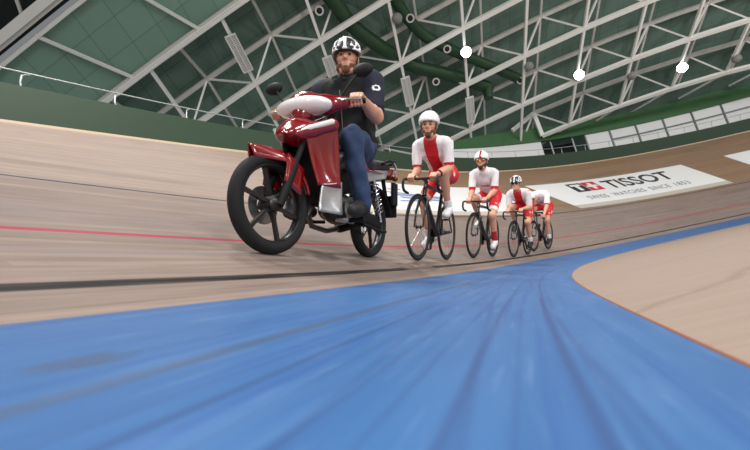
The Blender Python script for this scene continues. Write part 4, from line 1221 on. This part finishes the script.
# seat, tail, side covers
S = Solid(.05); S.cap((.46, 0, .700), (.22, 0, .715), .085, .115, ((0, 0, 1), .62)).cap((.22, 0, .72), (-.16, 0, .775), .115, .105, ((0, 0, 1), .6)); S.cap((.50, 0, .66), (.56, 0, .60), .07, .05)
solid_obj('seat', S, .008, M_SEAT, moto)
for y in (-1, 1):
    b = MB(); b.grid(bil((.52, y * .10, .60), (.52, y * .105, .50), (-.12, y * .112, .735), (-.06, y * .122, .655), .02 * -y), G9, G7); b.build('side_cover', M_SILV, moto, solid=.012)
    b = MB(); b.grid(bil((.36, y * .118, .700), (.30, y * .124, .645), (-.30, y * .085, .785), (-.24, y * .10, .715), .02 * -y), G9, G7); b.build('tail_panel', M_RED_P, moto, solid=.012)
S = Solid(.03); S.cap((-.10, 0, .71), (-.30, 0, .745), .09, .05, ((0, 0, 1), .7)); solid_obj('tail_cowl', S, .008, M_MATT, moto)
S = Solid(.01); S.ell((-.335, 0, .735), (.03, .075, .035)); solid_obj('tail_lamp', S, .006, M_TAIL, moto)
b = MB(); b.tube([(.02, -.125, .76), (-.05, -.145, .80), (-.24, -.13, .835), (-.33, -.07, .845), (-.35, 0, .845), (-.33, .07, .845), (-.24, .13, .835), (-.05, .145, .80), (.02, .125, .76)], .013, 10); b.build('grab_rail', M_MATT, moto)
b = MB(); b.tube([(-.18, .135, .825), (-.23, .14, .79), (-.25, .13, .72)], .010, 8); b.build('rail_bracket', M_CHROME, moto)
for y in (-1, 1):
    S = Solid(.01); S.ell((-.30, y * .105, .70), (.030, .028, .024)); S.cap((-.29, y * .05, .70), (-.30, y * .10, .70), .012); solid_obj('rear_indicator', S, .006, M_AMB, moto)
b = MB(); b.grid(lambda u, v: Vector(((TR + .045) * math.cos(math.radians(70 + 95 * u)), (v - .5) * .15, TR + (TR + .045 - .02 * (2 * v - 1) ** 2) * math.sin(math.radians(70 + 95 * u)))), linspace(0, 1, 14), linspace(0, 1, 7)); b.build('rear_mudguard', M_MATT, moto, solid=.008)
b = MB(); b.tube([(-.27, 0, .70), (-.345, 0, .52)], .02, 8); b.box((-.365, 0, .46), (.02, .19, .20)); b.build('mud_flap', M_MATT, moto, smooth=False, bevel=.005)
b = MB(); b.box((-.30, .10, .56), (.10, .03, .20)); b.build('side_flap', M_MATT, moto, smooth=False, bevel=.006)
# engine, chain case, exhaust, suspension, footrests
S = Solid(.02); S.ell((.50, 0, .335), (.15, .115, .115)); S.cap((.58, 0, .35), (.76, 0, .40), .075, .070); S.cap((.50, -.05, .33), (.50, -.085, .33), .085, .075).cap((.50, .05, .33), (.50, .075, .33), .075, .070)
for q in range(5): S.cut((.62 + q * .03, -.2, .28 + q * .008), (.62 + q * .03, .2, .28 + q * .008), .006)
solid_obj('engine', S, .008, M_ENG, moto)
b = MB(); b.lathe([(.001, .155), (.05, .155), (.075, .14), (.085, .10)], (.50, 0, .33), (0, 1, 0), 28); b.build('engine_cover', M_SILV, moto)
b = MB(); b.tube([(.76, -.03, .36), (.80, -.05, .27), (.70, -.09, .20), (.45, -.13, .185), (.25, -.145, .22)], [.018, .018, .018, .019, .022], 12); b.build('exhaust_pipe', mat('dull_exhaust_steel', rgb(96, 88, 80), .35, .7), moto)
b = MB(); b.tube([(.28, -.145, .215), (.22, -.15, .235), (-.22, -.165, .33), (-.26, -.165, .34)], [.022, .048, .052, .03], 18); b.build('muffler', M_MATT, moto)
S = Solid(.01); S.cap((0, .085, TR), (.38, .085, .31), .055, .050, ((0, 1, 0), .45)); solid_obj('chain_case', S, .007, M_MATT, moto)
for y in (-1, 1):
    b = MB(); b.bar((0, y * .072, TR), (.36, y * .072, .32), .03, .045); b.build('swing_arm', M_MATT, moto, smooth=False, bevel=.006)
    b = MB(); b.tube([(.02, y * .112, TR + .01), (.16, y * .115, .60)], .014, 10)
    hl = []
    for q in range(90):
        t_ = q / 89; a = q * 2 * math.pi / 11; c = Vector((.05, y * .112, .36)).lerp(Vector((.155, y * .115, .58)), t_); hl.append(c + Vector((.03 * math.cos(a) * .87, .03 * math.sin(a), -.03 * math.cos(a) * .4)))
    b.tube(hl, .006, 6); b.build('shock_absorber', M_CHROME, moto)
    b = MB(); b.tube([(.60, y * .05, .235), (.60, y * .17, .238)], .012, 8); b.tube([(.60, y * .15, .240), (.60, y * .26, .245)], .018, 10); b.build('footrest', M_MATT, moto)
b = MB(); b.tube([(.50, .12, .235), (.74, .13, .225), (.76, .16, .225)], .010, 8); b.tube([(.76, .14, .225), (.76, .22, .225)], .013, 8); b.build('gear_pedal', M_ALU, moto)
b = MB(); b.tube([(.36, .13, .235), (.10, .16, .20), (.06, .18, .20)], .011, 8); b.build('side_stand', M_MATT, moto)

SEATC = [((.46, 0, .700), (.22, 0, .715), .108, .138, ((0, 0, 1), .62)), ((.22, 0, .72), (-.16, 0, .775), .138, .128, ((0, 0, 1), .6)), ((.50, 0, .66), (.56, 0, .60), .09, .07, None), ((.76, 0, .40), (.50, 0, .535), .10, .11, None)]
# ------------------------------------------------------------------ its driver
l = V3(0, 1, 0)
P0, S0_ = V3(.30, 0, .815), V3(.430, .012, 1.262); shw = .205
B = Solid(.02); at, R = add_torso(B, P0, S0_, l, shw, g=.008)
hc = V3(.492, .040, 1.438); hf = unit(V3(1, .42, -.13))
hP, hR = add_head(B, hc, hf, V3(0, -.03, 1), at(.98))
arms, legs = [], []
for y in (-1, 1):
    a0, a1 = (np.array(v) for v in gr[y]); bd = unit(a1 - a0); G = a0 + (a1 - a0) * .62
    sh = S0_ + l * y * shw; wr = G + V3(-.072, -y * .002, .040)
    el, wr = ik(sh, wr, .295, .270, V3(-.6, y * .10, -.75)); limb_arm(B, sh, el, wr, g=1.12)
    add_hand(B, G, bd, V3(.9, 0, -.2), V3(.2, 0, 1), wr, HBR, 1.05); arms.append((sh, el, wr, y))
    hp = P0 + V3(.02, y * .095, -.01); an = V3(.575, y * .225, .372)
    kn, an = ik(hp, an, .435, .425, V3(1, y * .25, .5)); fu = unit(V3(.08, 0, 1)); toe = an + V3(.20, y * .03, -.085)
    limb_leg(B, hp, kn, an, g=1.05); foot(B, an, toe, fu, -.006); legs.append((hp, kn, an, toe, fu, y))
for q in SEATC: B.cut(*q)
driver = solid_obj('person', B, .006, SKIN); driver.matrix_world = MM
tag(driver, 'bearded man in black vest and jeans driving the red scooter', 'person')
T = Solid(.03)
for sh, el, wr, y in arms: T.cap(sh - l * y * .05, sh, .088, .086, k=.03).cap(sh, sh + (el - sh) * .70, .084, .068, k=.03)
T.cap(at(.9), at(1.0), .10, .09); T.fold = fold(11, .004, 30)
def cl_logo(p):
    sh, el, wr, y = arms[1]; d = el - sh; t = ((p - sh) @ d) / (d @ d); q = p - sh - t[:, None] * d
    c = unit(V3(.75, .65, .15)); c = unit(c - unit(d) * (c @ unit(d))); tt = np.cross(unit(d), c); ang = np.arctan2(q @ tt, q @ c)
    ring = np.hypot(ang / .42, (t - .36) / .085)
    return ((ring > .45) & (ring < 1.0) & (t > .30)).astype(int) if True else None
solid_obj('tshirt', T, .006, [NAVY, M_LOGO], driver, cl_logo)
Vs = Solid(.04); atv, Rv = add_torso(Vs, P0, S0_, l, shw - .02, g=.028, belly=.012)
Vs.ell(P0 + V3(0, 0, .03), (.145, .185, .12), Rv, .05)
Vs.fold = fold(21, .006, 26)
VS_CUT = True
for sh, el, wr, y in arms:
    d = unit(el - sh); Vs.cap(sh - l * y * .06, sh - l * y * .015 + V3(0, 0, .006), .080, .070, k=.03)
for q in SEATC: Vs.cut(*q)
vest = solid_obj('vest', Vs, .006, VEST, driver)
b = MB(); n_ = Rv[:, 0]; a_ = Rv[:, 2]; zl = []
for t_ in linspace(.10, .93, 12): zl.append(atv(t_) - n_ * (.150 - .02 * t_ + (.014 if .2 < t_ < .8 else 0)))
b.tube(zl, .005, 6); b.build('zip', M_ALU, vest)
C = Solid(.012); cc = at(1.0) + V3(.012, 0, .035)
for q in range(16):
    a, a2 = 2 * math.pi * q / 16, 2 * math.pi * (q + 1) / 16
    if q in (15, 0): continue
    pt = lambda w_, z: cc + V3(math.cos(w_) * .088, math.sin(w_) * .092, z - .022 * math.cos(w_))
    C.cap(pt(a, 0), pt(a2, 0), .020, k=.01).cap(pt(a, .03), pt(a2, .03), .017, k=.01)
solid_obj('collar', C, .006, VEST, driver)
Sc = Solid(.012)
for q in range(4, 12):
    a, a2 = 2 * math.pi * (q - 8) / 18, 2 * math.pi * (q - 7) / 18
    Sc.cap(cc + V3(math.cos(a) * .083, math.sin(a) * .083, .005), cc + V3(math.cos(a2) * .083, math.sin(a2) * .083, .005), .020)
J = Solid(.03); J.ell(P0 + V3(0, 0, .01), (.135, .178, .13), Rv, .04)
for hp, kn, an, toe, fu, y in legs:
    J.cap(hp, kn, .108, .076, k=.03); J.cap(kn, an, .073, .062, k=.02); J.cap(an - (an - kn) * .12, an + (an - kn) * .02, .064, .068, k=.015)
for q in SEATC: J.cut(*q)
J.fold = fold(31, .0055, 32)
solid_obj('jeans', J, .006, JEANS, driver)
for hp, kn, an, toe, fu, y in legs:
    F = Solid(.012); heel, ball = foot(F, an, toe, fu, .008); sh_ = solid_obj('shoe', F, .006, M_SHOE_B, driver)
driver['helmet_trim'] = 1
face_parts(driver, hP, hR, BEARD)
helmet(driver, hP, hR, 'vented')
